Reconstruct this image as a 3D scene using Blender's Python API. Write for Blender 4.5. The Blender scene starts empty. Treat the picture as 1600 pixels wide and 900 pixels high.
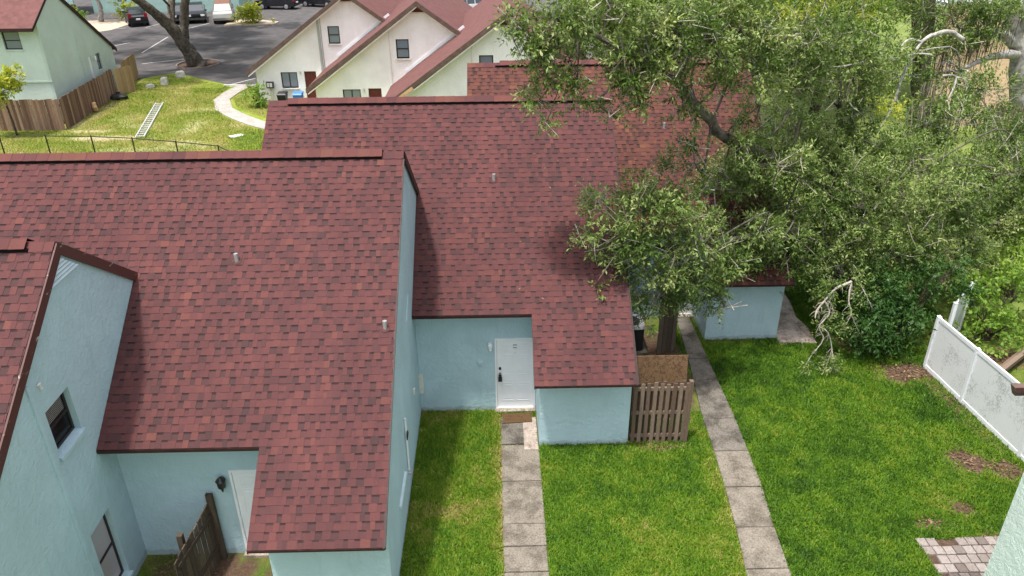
import bpy, math, random
import numpy as np
from mathutils import Vector, Matrix
from mathutils.geometry import tessellate_polygon
R = math.radians
SC = bpy.context.scene
COL = SC.collection
random.seed(7)
RNG = np.random.default_rng(11)

# ------------------------------------------------------------------ camera
F_PX, CAM_H = 1199.25, 12.0918
PITCH, YAW, ROLL = R(27.6), R(1.14), R(-0.41)
_fw = Vector((math.sin(YAW)*math.cos(PITCH), math.cos(YAW)*math.cos(PITCH), -math.sin(PITCH)))
_ri = Vector((math.cos(YAW), -math.sin(YAW), 0)); _up = _ri.cross(_fw)
_r = math.cos(ROLL)*_ri + math.sin(ROLL)*_up
_u = -math.sin(ROLL)*_ri + math.cos(ROLL)*_up
cd = bpy.data.cameras.new('camera'); cam = bpy.data.objects.new('camera', cd); COL.objects.link(cam)
cd.sensor_width = 36; cd.lens = F_PX/1600*36; cd.clip_end = 2000; cd.clip_start = .1
m = Matrix((( _r.x, _u.x, -_fw.x, 0), (_r.y, _u.y, -_fw.y, 0), (_r.z, _u.z, -_fw.z, CAM_H), (0, 0, 0, 1)))
cam.matrix_world = m
SC.camera = cam
CAMP = Vector((0, 0, CAM_H))
def in_view(p, mar=0):
    d = Vector(p)-CAMP; z = d.dot(_fw)
    x, y = 800+F_PX*d.dot(_r)/z, 450-F_PX*d.dot(_u)/z
    return -mar < x < 1600+mar and -mar < y < 900+mar

# ------------------------------------------------------------------ light
SUN_DIR = Vector((.19, .20, -1)).normalized()
SUN_EL = math.asin(-SUN_DIR.z)
world = bpy.data.worlds.new('World'); SC.world = world; world.use_nodes = True
nt = world.node_tree; nt.nodes.clear()
sky = nt.nodes.new('ShaderNodeTexSky'); sky.sky_type = 'NISHITA'; sky.sun_disc = False
sky.sun_elevation = SUN_EL
sky.sun_rotation = math.atan2(-SUN_DIR.x, -SUN_DIR.y)
sky.air_density = 1.0; sky.dust_density = 4.0; sky.ozone_density = 1.0; sky.altitude = 10
bg = nt.nodes.new('ShaderNodeBackground'); bg.inputs['Strength'].default_value = .14
wo = nt.nodes.new('ShaderNodeOutputWorld')
hs = nt.nodes.new('ShaderNodeHueSaturation'); hs.inputs['Saturation'].default_value = .45   # bright, partly cloudy sky
nt.links.new(sky.outputs[0], hs.inputs['Color']); nt.links.new(hs.outputs[0], bg.inputs[0]); nt.links.new(bg.outputs[0], wo.inputs[0])
sd = bpy.data.lights.new('sun', 'SUN'); sd.energy = 2.3; sd.angle = R(3.4); sd.color = (1, .965, .9)
sun = bpy.data.objects.new('sun', sd); COL.objects.link(sun); sun.location = (-20, -20, 60)
sun.rotation_euler = SUN_DIR.to_track_quat('-Z', 'Y').to_euler()
SC.view_settings.view_transform = 'Standard'; SC.view_settings.look = 'None'
SC.view_settings.exposure = 1.1; SC.view_settings.gamma = 1
SC.render.resolution_x = 1024; SC.render.resolution_y = 576
SC.cycles.max_bounces = 6; SC.cycles.transparent_max_bounces = 8
try:
    SC.cycles.use_denoising = True
except Exception:
    pass

# ------------------------------------------------------------------ materials
def new_mat(name):
    mt = bpy.data.materials.new(name); mt.use_nodes = True
    t = mt.node_tree; t.nodes.clear()
    out = t.nodes.new('ShaderNodeOutputMaterial'); b = t.nodes.new('ShaderNodeBsdfPrincipled')
    t.links.new(b.outputs[0], out.inputs[0])
    return mt, t, b, out
def N(t, typ, **k):
    n = t.nodes.new(typ)
    for a, v in k.items(): setattr(n, a, v)
    return n
def noise(t, scale, detail=4, rough=.55, vec=None, dist=0):
    n = N(t, 'ShaderNodeTexNoise'); n.inputs['Scale'].default_value = scale
    n.inputs['Detail'].default_value = detail; n.inputs['Roughness'].default_value = rough
    n.inputs['Distortion'].default_value = dist
    if vec is None:
        g = N(t, 'ShaderNodeNewGeometry'); vec = g.outputs['Position']
    t.links.new(vec, n.inputs['Vector'])
    return n.outputs['Fac']
def scaled_pos(t, s):
    g = N(t, 'ShaderNodeNewGeometry'); mp = N(t, 'ShaderNodeMapping')
    mp.inputs['Scale'].default_value = s; t.links.new(g.outputs['Position'], mp.inputs['Vector'])
    return mp.outputs[0]
def ramp(t, fac, stops, interp='LINEAR'):
    r = N(t, 'ShaderNodeValToRGB'); cr = r.color_ramp; cr.interpolation = interp
    while len(cr.elements) < len(stops): cr.elements.new(.5)
    for e, (p, c) in zip(cr.elements, stops):
        e.position = p; e.color = (*c, 1) if len(c) == 3 else c
    t.links.new(fac, r.inputs[0]); return r.outputs[0]
def mixc(t, fac, a, b, mode='MIX'):
    n = N(t, 'ShaderNodeMix', data_type='RGBA', blend_type=mode)
    for s, v in ((n.inputs[0], fac), (n.inputs[6], a), (n.inputs[7], b)):
        if isinstance(v, (int, float)): s.default_value = v
        elif isinstance(v, tuple): s.default_value = (*v, 1) if len(v) == 3 else v
        else: t.links.new(v, s)
    return n.outputs[2]
def bumpn(t, b, h, strength=.4, dist=.01):
    n = N(t, 'ShaderNodeBump'); n.inputs['Strength'].default_value = strength; n.inputs['Distance'].default_value = dist
    t.links.new(h, n.inputs['Height']); t.links.new(n.outputs[0], b.inputs['Normal'])
def sc(c, k): return tuple(min(1, x*k) for x in c)
def plain(name, col, rough=.7, var=.25, scale=6, bump=0, bscale=40, metal=0, spec=.3, bdist=.01):
    mt, t, b, o = new_mat(name)
    f = noise(t, scale)
    c = ramp(t, f, [(.3, sc(col, 1-var)), (.7, sc(col, 1+var))])
    t.links.new(c, b.inputs['Base Color'])
    b.inputs['Roughness'].default_value = rough; b.inputs['Metallic'].default_value = metal
    b.inputs['Specular IOR Level'].default_value = spec
    if bump: bumpn(t, b, noise(t, bscale, 5), bump, bdist)
    return mt
def attr(t, name):
    a = N(t, 'ShaderNodeAttribute', attribute_name=name); return a.outputs['Fac']
def tinted(name, stops, rough=.8, grain=.2, gscale=40, bump=0, bscale=60, spec=.2, interp='LINEAR', aniso=None):
    """colour from the per-piece attribute rnd, with grain"""
    mt, t, b, o = new_mat(name)
    c = ramp(t, attr(t, 'rnd'), stops, interp)
    f = noise(t, gscale, 4, .6, scaled_pos(t, aniso) if aniso else None)
    g = ramp(t, f, [(.25, (1-grain,)*3), (.75, (1+grain,)*3)])
    c = mixc(t, 1.0, c, g, 'MULTIPLY')
    t.links.new(c, b.inputs['Base Color']); b.inputs['Roughness'].default_value = rough
    b.inputs['Specular IOR Level'].default_value = spec
    if bump: bumpn(t, b, noise(t, bscale, 4), bump, .006)
    return mt
def stucco(name, col, dirt=(.25, .3, .3), rough_amt=.55, streak=.25):
    mt, t, b, o = new_mat(name)
    big = noise(t, .9, 5, .6)
    c = ramp(t, big, [(.3, sc(col, .9)), (.7, sc(col, 1.07))])
    sp = noise(t, 1.6, 6, .7, scaled_pos(t, (3, 3, .35)))
    k = ramp(t, sp, [(.55, (0, 0, 0)), (.8, (streak,)*3)])
    c = mixc(t, k, c, tuple(x*y*1.6 for x, y in zip(col, dirt)))
    sp2 = noise(t, 30, 3, .7)
    k2 = ramp(t, sp2, [(.66, (0, 0, 0)), (.75, (.22,)*3)])
    c = mixc(t, k2, c, sc(col, .72))
    g = N(t, 'ShaderNodeNewGeometry'); sx = N(t, 'ShaderNodeSeparateXYZ'); t.links.new(g.outputs['Position'], sx.inputs[0])
    ml = N(t, 'ShaderNodeMath', operation='MULTIPLY_ADD'); ml.inputs[1].default_value = 2.2; t.links.new(sx.outputs[2], ml.inputs[0])
    nn = N(t, 'ShaderNodeMath', operation='MULTIPLY'); nn.inputs[1].default_value = -.55; t.links.new(noise(t, 5, 5, .7), nn.inputs[0]); t.links.new(nn.outputs[0], ml.inputs[2])
    kd = ramp(t, ml.outputs[0], [(0, (.3,)*3), (.05, (0, 0, 0))]); c = mixc(t, kd, c, (.16, .14, .10))
    t.links.new(c, b.inputs['Base Color']); b.inputs['Roughness'].default_value = .85
    b.inputs['Specular IOR Level'].default_value = .25
    h1 = noise(t, 9, 6, .62, None, .6); h2 = noise(t, 45, 3, .6)
    ad = N(t, 'ShaderNodeMath', operation='MULTIPLY_ADD'); ad.inputs[1].default_value = .35
    t.links.new(h2, ad.inputs[0]); t.links.new(h1, ad.inputs[2])
    bumpn(t, b, ad.outputs[0], rough_amt, .06)
    return mt
def leafmat(name, stops, trans=.28, rough=.45):
    mt, t, b, o = new_mat(name)
    c = ramp(t, attr(t, 'rnd'), stops)
    t.links.new(c, b.inputs['Base Color']); b.inputs['Roughness'].default_value = rough
    b.inputs['Specular IOR Level'].default_value = .22
    tr = N(t, 'ShaderNodeBsdfTranslucent'); mx = N(t, 'ShaderNodeMixShader'); mx.inputs[0].default_value = trans
    c2 = mixc(t, 1.0, c, (1.25, 1.35, .55), 'MULTIPLY')
    t.links.new(c2, tr.inputs[0]); t.links.new(b.outputs[0], mx.inputs[1]); t.links.new(tr.outputs[0], mx.inputs[2])
    t.links.new(mx.outputs[0], o.inputs[0])
    return mt
def glassmat(name, col, rough=.08, tint=None):
    mt, t, b, o = new_mat(name)
    b.inputs['Base Color'].default_value = (*col, 1); b.inputs['Roughness'].default_value = rough
    b.inputs['Specular IOR Level'].default_value = .8
    b.inputs['Coat Weight'].default_value = .6; b.inputs['Coat Roughness'].default_value = .03
    if tint:
        tp = N(t, 'ShaderNodeBsdfTransparent'); mx = N(t, 'ShaderNodeMixShader'); mx.inputs[0].default_value = tint
        t.links.new(b.outputs[0], mx.inputs[1]); t.links.new(tp.outputs[0], mx.inputs[2]); t.links.new(mx.outputs[0], o.inputs[0])
    return mt
M = {}
BLUE = (.435, .585, .64)
M['blue'] = stucco('blue_stucco', BLUE)
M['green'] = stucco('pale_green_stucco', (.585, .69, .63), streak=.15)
M['green2'] = stucco('mid_green_stucco', (.50, .605, .54), streak=.15)  # side wall tone, darker than the front wall's green
M['teal'] = stucco('teal_stucco', (.32, .47, .44))
M['siding'] = plain('pale_blue_siding', (.56, .66, .69), .6, .06, 4)
M['white'] = stucco('off_white_stucco', (.88, .845, .83), dirt=(.45, .42, .38), rough_amt=.45, streak=.35)
M['peach'] = stucco('peach_stucco', (.70, .49, .33), rough_amt=.3)
SH = [(0, (.011, .007, .007)), (.1, (.024, .013, .013)), (.2, (.051, .028, .0285)), (.38, (.071, .032, .0325)), (.6, (.088, .0348, .0345)), (.78, (.102, .039, .037)), (.93, (.113, .043, .037)), (1, (.124, .050, .039))]
M['shingle'] = tinted('asphalt_shingle', SH, .92, .28, 120, .5, 150)
_t = M['shingle'].node_tree; _b = [n for n in _t.nodes if n.type == 'BSDF_PRINCIPLED'][0]; _l = _b.inputs['Base Color'].links[0].from_socket
_w = ramp(_t, noise(_t, .55, 5, .65, scaled_pos(_t, (1.6, .7, .7))), [(.32, (.84, .86, .88)), (.5, (1, 1, 1)), (.7, (1.16, 1.12, 1.1))])
_c = mixc(_t, 1.0, _l, _w, 'MULTIPLY'); _s = ramp(_t, noise(_t, 3, 5, .7, scaled_pos(_t, (2.2, .25, .25))), [(.6, (0, 0, 0)), (.8, (.3,)*3)])
_t.links.new(mixc(_t, _s, _c, (.05, .035, .033)), _b.inputs['Base Color'])
M['shingle_old'] = tinted('older_asphalt_shingle', [(0, (.012, .007, .006)), (.12, (.03, .016, .014)), (.3, (.058, .027, .024)), (.6, (.092, .036, .030)), (.8, (.112, .044, .031)), (1, (.145, .064, .038))], .92, .3, 90, .5, 150)
M['roof_deck'] = plain('dark_red_deck', (.075, .030, .030), .9, .3, 20)
M['roof_far'] = plain('faded_red_roof', (.13, .055, .05), .9, .2, 3, .3, 30)
M['fascia'] = plain('dark_maroon_paint', (.028, .011, .010), .55, .3, 8)
mt, t, b, o = new_mat('peeling_maroon_paint')
f = noise(t, 7, 6, .75, scaled_pos(t, (1, .6, 2.2)))
c = ramp(t, f, [(.62, (.075, .024, .02)), (.66, (.42, .38, .34))])
t.links.new(c, b.inputs['Base Color']); b.inputs['Roughness'].default_value = .6
M['peel'] = mt
M['brown_trim'] = plain('brown_trim_paint', (.11, .07, .055), .6, .3, 5)
M['light_wood'] = plain('bare_new_wood', (.50, .33, .17), .8, .2, 8)
M['white_paint'] = plain('white_door_paint', (.78, .79, .82), .45, .04, 3)
M['trim_white'] = plain('cream_trim', (.72, .68, .62), .6, .1, 6)
M['cream_box'] = plain('cream_plastic', (.66, .62, .54), .5, .12, 6)
M['black_metal'] = plain('black_metal', (.012, .012, .012), .4, .2, 9, spec=.5)
M['vent_black'] = plain('vent_shade_black', (.008, .007, .007), .95, .1, 9, spec=.05)  # near-black vent colour also holds the shadow under the ridge caps
M['grey_metal'] = plain('grey_metal', (.42, .42, .43), .4, .2, 30, metal=.5)
M['dark_metal'] = plain('dark_grey_metal', (.06, .062, .065), .5, .3, 12)
M['window_frame'] = plain('bronze_window_frame', (.022, .017, .016), .4, .2, 20)
M['room'] = plain('dark_room', (.03, .03, .035), .9, .1, 3)
M['blind'] = plain('off_white_blind', (.80, .77, .74), .6, .06, 4)
M['curtain'] = plain('pale_curtain', (.50, .47, .47), .8, .12, 9)
M['glass'] = glassmat('window_glass', (.03, .035, .045), .06, .84)
M['glass_dark'] = glassmat('blue_grey_glass', (.17, .20, .25), .1)
M['frosted'] = glassmat('pinkish_frosted_glass', (.42, .37, .39), .35)
M['red_door'] = plain('dark_red_door', (.12, .028, .02), .5, .2, 5)
def concrete(name, col, stain, amount=.6):
    mt, t, b, o = new_mat(name)
    f = noise(t, 1.7, 7, .74)
    c = ramp(t, f, [(.36, sc(col, 1.08)), (.47, sc(col, .92)), (.6, tuple(a*(1-amount)+s*amount for a, s in zip(col, stain)))])
    f2 = noise(t, 26, 5, .7)
    g = ramp(t, f2, [(.34, (.42,)*3), (.48, (.92,)*3), (.68, (1.35,)*3)])
    c = mixc(t, .8, c, g, 'MULTIPLY')
    f3 = noise(t, 70, 2, .5)
    k = ramp(t, f3, [(.62, (0, 0, 0)), (.7, (.7,)*3)])
    c = mixc(t, k, c, sc(col, 1.6))
    t.links.new(c, b.inputs['Base Color']); b.inputs['Roughness'].default_value = .93
    b.inputs['Specular IOR Level'].default_value = .15
    bumpn(t, b, f2, .35, .01)
    return mt
M['concrete'] = concrete('weathered_concrete', (.205, .178, .146), (.088, .074, .057), .8)
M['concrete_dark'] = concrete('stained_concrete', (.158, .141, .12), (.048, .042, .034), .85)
M['concrete_pale'] = concrete('pale_concrete', (.38, .315, .27), (.13, .095, .07), .75)
M['path_grey'] = concrete('light_grey_concrete', (.40, .37, .34), (.22, .19, .165), .5)  # lighter grey concrete of the curved garden path
M['concrete_pad'] = concrete('dusty_concrete', (.56, .47, .42), (.2, .14, .10), .8)
M['paver'] = tinted('brick_paver', [(0, (.15, .12, .108)), (.5, (.225, .19, .172)), (1, (.29, .25, .23))], .9, .25, 18, .3)
M['soil'] = plain('dark_soil', (.085, .052, .036), .95, .5, 9, .8, 25, bdist=.03)
M['asphalt'] = plain('worn_asphalt', (.085, .078, .078), .95, .28, 1.2, .3, 60)
M['line'] = plain('worn_road_paint', (.42, .42, .41), .9, .35, 6)
M['kerb'] = plain('kerb_concrete', (.55, .52, .48), .9, .15, 5)
M['sand'] = plain('pale_sand', (.44, .36, .28), .95, .2, 3, .3, 20)
M['wood_grey'] = tinted('weathered_grey_wood', [(0, (.07, .047, .034)), (.5, (.135, .093, .068)), (1, (.215, .158, .12))], .9, .35, 14, .4, 40, aniso=(6, 6, .5))
M['wood_dark'] = tinted('dark_weathered_wood', [(0, (.035, .024, .018)), (.5, (.085, .062, .045)), (1, (.14, .108, .08))], .9, .4, 14, .4, 40, aniso=(6, 6, .5))
M['wood_brown'] = tinted('brown_fence_wood', [(0, (.11, .062, .042)), (.5, (.19, .115, .08)), (1, (.30, .20, .14))], .9, .3, 10, .3, 30, aniso=(5, 5, .4))
M['wood_tan'] = tinted('tan_fence_wood', [(0, (.30, .205, .10)), (1, (.44, .31, .165))], .9, .2, 10, .3, 30, aniso=(5, 5, .4))
mt, t, b, o = new_mat('weathered_chipboard')
f = noise(t, 9, 6, .75, scaled_pos(t, (1, 1, .8)), 1.6)
c = ramp(t, f, [(.3, (.04, .02, .010)), (.45, (.115, .060, .027)), (.56, (.21, .125, .062)), (.62, (.10, .053, .024)), (.72, (.28, .19, .11))])
t.links.new(c, b.inputs['Base Color']); b.inputs['Roughness'].default_value = .9; bumpn(t, b, f, .4, .01)
M['chipboard'] = mt
mt, t, b, o = new_mat('mildewed_white_vinyl')
f = noise(t, 1.1, 4, .6); f2 = noise(t, 24, 4, .8)
mu = N(t, 'ShaderNodeMath', operation='MULTIPLY'); t.links.new(f, mu.inputs[0]); t.links.new(f2, mu.inputs[1])
c = ramp(t, mu.outputs[0], [(.29, (.74, .745, .76)), (.34, (.55, .56, .555)), (.41, (.33, .345, .33))])
t.links.new(c, b.inputs['Base Color']); b.inputs['Roughness'].default_value = .4
M['vinyl'] = mt
M['bark'] = plain('dark_bark', (.062, .044, .035), .95, .5, 5, .9, 14, bdist=.06)
M['bark_oak'] = plain('lichen_grey_bark', (.105, .09, .072), .95, .6, 6, .7, 24, bdist=.02)
M['bark_grey'] = plain('pale_lichen_bark', (.27, .255, .235), .95, .55, 6, .6, 30, bdist=.015)
M['bark_pale'] = plain('bleached_dead_wood', (.34, .32, .29), .9, .5, 7, .8, 22, bdist=.03)
M['twig'] = plain('pale_grey_twig', (.37, .33, .28), .9, .3, 9)
OAK = [(0, (.016, .034, .008)), (.28, (.058, .108, .022)), (.55, (.118, .182, .042)), (.8, (.225, .285, .088)), (1, (.40, .43, .19))]
M['oak_leaf'] = leafmat('oak_leaf', OAK, .25)
M['yellow_leaf'] = leafmat('yellow_green_leaf', [(0, (.16, .22, .025)), (.5, (.33, .38, .045)), (1, (.52, .48, .08))], .35)
M['dark_leaf'] = leafmat('deep_green_leaf', [(0, (.014, .040, .010)), (.5, (.032, .085, .018)), (1, (.07, .14, .03))], .25)
M['lime_leaf'] = leafmat('bright_green_leaf', [(0, (.06, .13, .018)), (.5, (.145, .25, .035)), (1, (.27, .37, .07))], .35)
M['grass_dry'] = leafmat('dry_grass_blade', [(0, (.05, .09, .010)), (.25, (.10, .165, .018)), (.5, (.17, .225, .030)), (.7, (.25, .27, .055)), (.88, (.33, .29, .10)), (1, (.42, .33, .17))], .3, .55)
M['moss'] = tinted('spanish_moss', [(0, (.10, .088, .06)), (1, (.26, .235, .17))], .95, .2, 20)
M['grass'] = leafmat('grass_blade', [(0, (.022, .060, .005)), (.25, (.056, .136, .009)), (.5, (.105, .205, .012)), (.72, (.17, .245, .018)), (.9, (.27, .255, .06)), (1, (.38, .30, .13))], .3, .55)
M['litter'] = tinted('dead_leaf_litter', [(0, (.04, .024, .016)), (.6, (.11, .065, .038)), (1, (.25, .175, .105))], .9, .2, 30)
M['mat'] = plain('coir_mat', (.10, .055, .024), .95, .25, 60, .6, 120)
M['mat_ink'] = plain('faded_dark_print', (.065, .036, .02), .95, .1, 30)
M['black_plastic'] = plain('black_plastic', (.02, .02, .021), .45, .2, 9)
M['blue_plastic'] = plain('blue_plastic', (.06, .20, .52), .45, .1, 9)
M['car_dark'] = plain('black_car_paint', (.012, .012, .016), .25, .1, 2, spec=.6)
M['car_silver'] = plain('silver_car_paint', (.42, .42, .40), .3, .05, 2, spec=.6, metal=.2)
M['car_white'] = plain('white_car_paint', (.7, .7, .7), .3, .05, 2, spec=.6)
M['van_brown'] = plain('brown_cabin_paint', (.17, .085, .055), .7, .3, 6)  # brown colour over the van's whole cabin
M['car_glass'] = glassmat('car_glass', (.03, .04, .045), .05)
M['car_glass_pale'] = glassmat('glare_painted_windscreen', (.32, .42, .42), .12)  # pale base colour puts sun glare into the windscreen
M['tyre'] = plain('tyre_rubber', (.015, .015, .015), .9, .1, 9)
M['rim'] = plain('alloy_rim', (.5, .5, .52), .3, .1, 9, metal=.7)
M['tail'] = plain('red_tail_light', (.30, .015, .02), .25, .1, 9)
M['head'] = plain('clear_headlight', (.6, .62, .62), .2, .1, 9)
M['plate'] = plain('white_plate', (.75, .75, .75), .5, .02, 9)
M['alu'] = plain('dull_aluminium', (.62, .62, .62), .45, .1, 9, metal=.3)
# ground: green thatch mixed with soil by vertex attribute
mt, t, b, o = new_mat('lawn_ground')
f = noise(t, 2.2, 6, .65); f2 = noise(t, 30, 4, .7)
c = ramp(t, f, [(.32, (.055, .10, .014)), (.5, (.10, .145, .024)), (.68, (.18, .18, .05))])
g = ramp(t, f2, [(.3, (.5,)*3), (.7, (1.3,)*3)]); c = mixc(t, .9, c, g, 'MULTIPLY')
s = ramp(t, noise(t, 14, 5, .7), [(.3, (.05, .03, .02)), (.55, (.105, .066, .045)), (.75, (.19, .125, .085))])
c = mixc(t, attr(t, 'dirt'), c, s)
t.links.new(c, b.inputs['Base Color']); b.inputs['Roughness'].default_value = .95; b.inputs['Specular IOR Level'].default_value = .1
bumpn(t, b, f2, .7, .03)
M['lawn'] = mt
mt, t, b, o = new_mat('far_lawn_ground')
f = noise(t, .35, 6, .62); f2 = noise(t, 5, 5, .7)
c = ramp(t, f, [(.3, (.14, .21, .022)), (.5, (.20, .255, .035)), (.62, (.27, .27, .075)), (.74, (.36, .30, .16))])
g = ramp(t, f2, [(.3, (.68,)*3), (.7, (1.2,)*3)]); c = mixc(t, .9, c, g, 'MULTIPLY')
c = mixc(t, attr(t, 'dirt'), c, (.40, .33, .22))
t.links.new(c, b.inputs['Base Color']); b.inputs['Roughness'].default_value = .95; b.inputs['Specular IOR Level'].default_value = .1
bumpn(t, b, f2, .7, .06)
M['far_lawn'] = mt
M['ground'] = plain('distant_grass', (.13, .17, .035), .95, .35, .3)

# ------------------------------------------------------------------ building helpers
BASE = {}
def base_of(o): return BASE.get(o.name, Vector((0, 0, 0))) if o is not None else Vector((0, 0, 0))
def tag(o, label=None, cat=None, group=None, kind=None):
    if label: o['label'] = label
    if cat: o['category'] = cat
    if group: o['group'] = group
    if kind: o['kind'] = kind
    return o
def thing(name, label, cat, loc=(0, 0, 0), group=None, local=False, rz=0):
    o = bpy.data.objects.new(name, None); COL.objects.link(o); o.location = loc; o.empty_display_size = .3
    o.rotation_euler = (0, 0, rz)
    BASE[o.name] = Vector((0, 0, 0)) if local else Vector(loc)
    return tag(o, label, cat, group)
class MB:
    def __init__(s): s.v = []; s.f = []; s.a = []
    def quad(s, pts, a=.5):
        n = len(s.v); s.v += [tuple(p) for p in pts]; s.f.append(tuple(range(n, n+len(pts)))); s.a.append(a)
    def prism(s, bot, top, a=.5, caps=True):
        n = len(s.v); k = len(bot); s.v += [tuple(p) for p in bot] + [tuple(p) for p in top]
        if caps:
            s.f.append(tuple(range(n+k-1, n-1, -1))); s.f.append(tuple(range(n+k, n+2*k))); s.a += [a, a]
        for i in range(k):
            j = (i+1) % k; s.f.append((n+i, n+j, n+k+j, n+k+i)); s.a.append(a)
    def box(s, lo, hi, a=.5):
        x0, y0, z0 = lo; x1, y1, z1 = hi
        s.prism([(x0, y0, z0), (x1, y0, z0), (x1, y1, z0), (x0, y1, z0)], [(x0, y0, z1), (x1, y0, z1), (x1, y1, z1), (x0, y1, z1)], a)
    def obox(s, c, u, v, n, su, sv, sn, a=.5):
        """box centred on c with half sizes along three axes"""
        c, u, v, n = Vector(c), Vector(u)*su, Vector(v)*sv, Vector(n)*sn
        s.prism([c-u-v-n, c+u-v-n, c+u+v-n, c-u+v-n], [c-u-v+n, c+u-v+n, c+u+v+n, c-u+v+n], a)
    def bar(s, p, q, w, h=None, up=(0, 0, 1), a=.5):
        p, q = Vector(p), Vector(q); d = (q-p).normalized(); h = h or w
        sd = d.cross(Vector(up))
        if sd.length < 1e-4: sd = d.cross(Vector((1, 0, 0)))
        sd.normalize(); up2 = sd.cross(d)
        s.obox((p+q)/2, d, sd, up2, (q-p).length/2, w/2, h/2, a)
    def cyl(s, p, q, r0, r1=None, k=10, a=.5, caps=True):
        p, q = Vector(p), Vector(q); r1 = r0 if r1 is None else r1; d = (q-p).normalized()
        e = d.cross(Vector((0, 0, 1)))
        if e.length < 1e-4: e = d.cross(Vector((1, 0, 0)))
        e.normalize(); g = d.cross(e)
        ring = lambda c, r: [c + e*r*math.cos(2*math.pi*i/k) - g*r*math.sin(2*math.pi*i/k) for i in range(k)]
        s.prism(ring(p, r0)[::-1], ring(q, r1)[::-1], a, caps)
    def tube(s, path, k=7, sub=4, wob=0, a=.5, rng=None):
        """tapered tube through (x, y, z, r) points, Catmull-Rom smoothed"""
        P = [np.array(p, float) for p in path]
        pts = []
        for i in range(len(P)-1):
            p0 = P[max(i-1, 0)]; p1 = P[i]; p2 = P[i+1]; p3 = P[min(i+2, len(P)-1)]
            for j in range(sub):
                t_ = j/sub
                pts.append(.5*((2*p1)+(-p0+p2)*t_+(2*p0-5*p1+4*p2-p3)*t_**2+(-p0+3*p1-3*p2+p3)*t_**3))
        pts.append(P[-1])
        rr = rng or random
        n0 = len(s.v); prev = None
        for i, p in enumerate(pts):
            d = Vector(pts[min(i+1, len(pts)-1)][:3]) - Vector(pts[max(i-1, 0)][:3])
            if d.length < 1e-6: d = Vector((0, 0, 1))
            d.normalize()
            if prev is None:
                e = d.cross(Vector((0, 0, 1)))
                if e.length < .1: e = d.cross(Vector((1, 0, 0)))
            else: e = prev - d*prev.dot(d)
            e.normalize(); prev = e; g = d.cross(e)
            r = max(.002, p[3])
            c = Vector(p[:3]) + Vector((rr.uniform(-1, 1), rr.uniform(-1, 1), rr.uniform(-1, 1)))*r*wob
            for q in range(k):
                an = 2*math.pi*q/k; rq = r*(1+(rr.uniform(-.14, .14) if wob else 0))
                s.v.append(tuple(c + e*math.cos(an)*rq + g*math.sin(an)*rq))
        for i in range(len(pts)-1):
            for q in range(k):
                q2 = (q+1) % k
                s.f.append((n0+i*k+q, n0+i*k+q2, n0+(i+1)*k+q2, n0+(i+1)*k+q)); s.a.append(a)
        s.f.append(tuple(n0+(len(pts)-1)*k+q for q in range(k))); s.a.append(a)
    def slab(s, outer, holes, org, u, v, thick, a=.5):
        """polygon with holes in plane (org; u, v), front at 0, thickness behind"""
        org, u, v = Vector(org), Vector(u), Vector(v); n = u.cross(v).normalized()
        def area(p): return sum(p[i][0]*p[(i+1) % len(p)][1]-p[(i+1) % len(p)][0]*p[i][1] for i in range(len(p)))
        if area(outer) < 0: outer = outer[::-1]
        holes = [h if area(h) < 0 else h[::-1] for h in holes]
        loops = [outer]+holes
        flat = [p for l in loops for p in l]
        tris = tessellate_polygon([[Vector((p[0], p[1], 0)) for p in l] for l in loops])
        P3 = [org+u*p[0]+v*p[1] for p in flat]
        k = len(s.v); s.v += [tuple(p) for p in P3] + [tuple(p-n*thick) for p in P3]; m_ = len(flat)
        for tr in tris:
            A, B, Cc = (flat[i] for i in tr)
            ccw = (B[0]-A[0])*(Cc[1]-A[1])-(B[1]-A[1])*(Cc[0]-A[0]) > 0
            tr = tuple(tr) if ccw else tuple(tr)[::-1]
            s.f.append(tuple(k+i for i in tr)); s.f.append(tuple(k+m_+i for i in tr[::-1])); s.a += [a, a]
        st = 0
        for l in loops:
            L = len(l)
            for i in range(L):
                j = (i+1) % L
                s.f.append((k+st+i, k+m_+st+i, k+m_+st+j, k+st+j)); s.a.append(a)
            st += L
    def mesh(s, name, off=(0, 0, 0)):
        me = bpy.data.meshes.new(name)
        ox, oy, oz = off
        me.from_pydata([(x-ox, y-oy, z-oz) for x, y, z in s.v], [], s.f)
        at = me.attributes.new('rnd', 'FLOAT', 'FACE'); at.data.foreach_set('value', s.a)
        return me
    def build(s, name, mat_, parent=None, smooth=False):
        b_ = base_of(parent)
        me = s.mesh(name, b_); me.materials.append(mat_)
        if smooth: me.polygons.foreach_set('use_smooth', [True]*len(me.polygons))
        o = bpy.data.objects.new(name, me); COL.objects.link(o)
        if parent is not None: o.parent = parent
        BASE[o.name] = b_
        return o
def put(name, me, parent, loc, rot=(0, 0, 0)):
    o = bpy.data.objects.new(name, me); COL.objects.link(o); o.parent = parent
    o.location = Vector(loc)-base_of(parent); o.rotation_euler = rot
    return o
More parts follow.
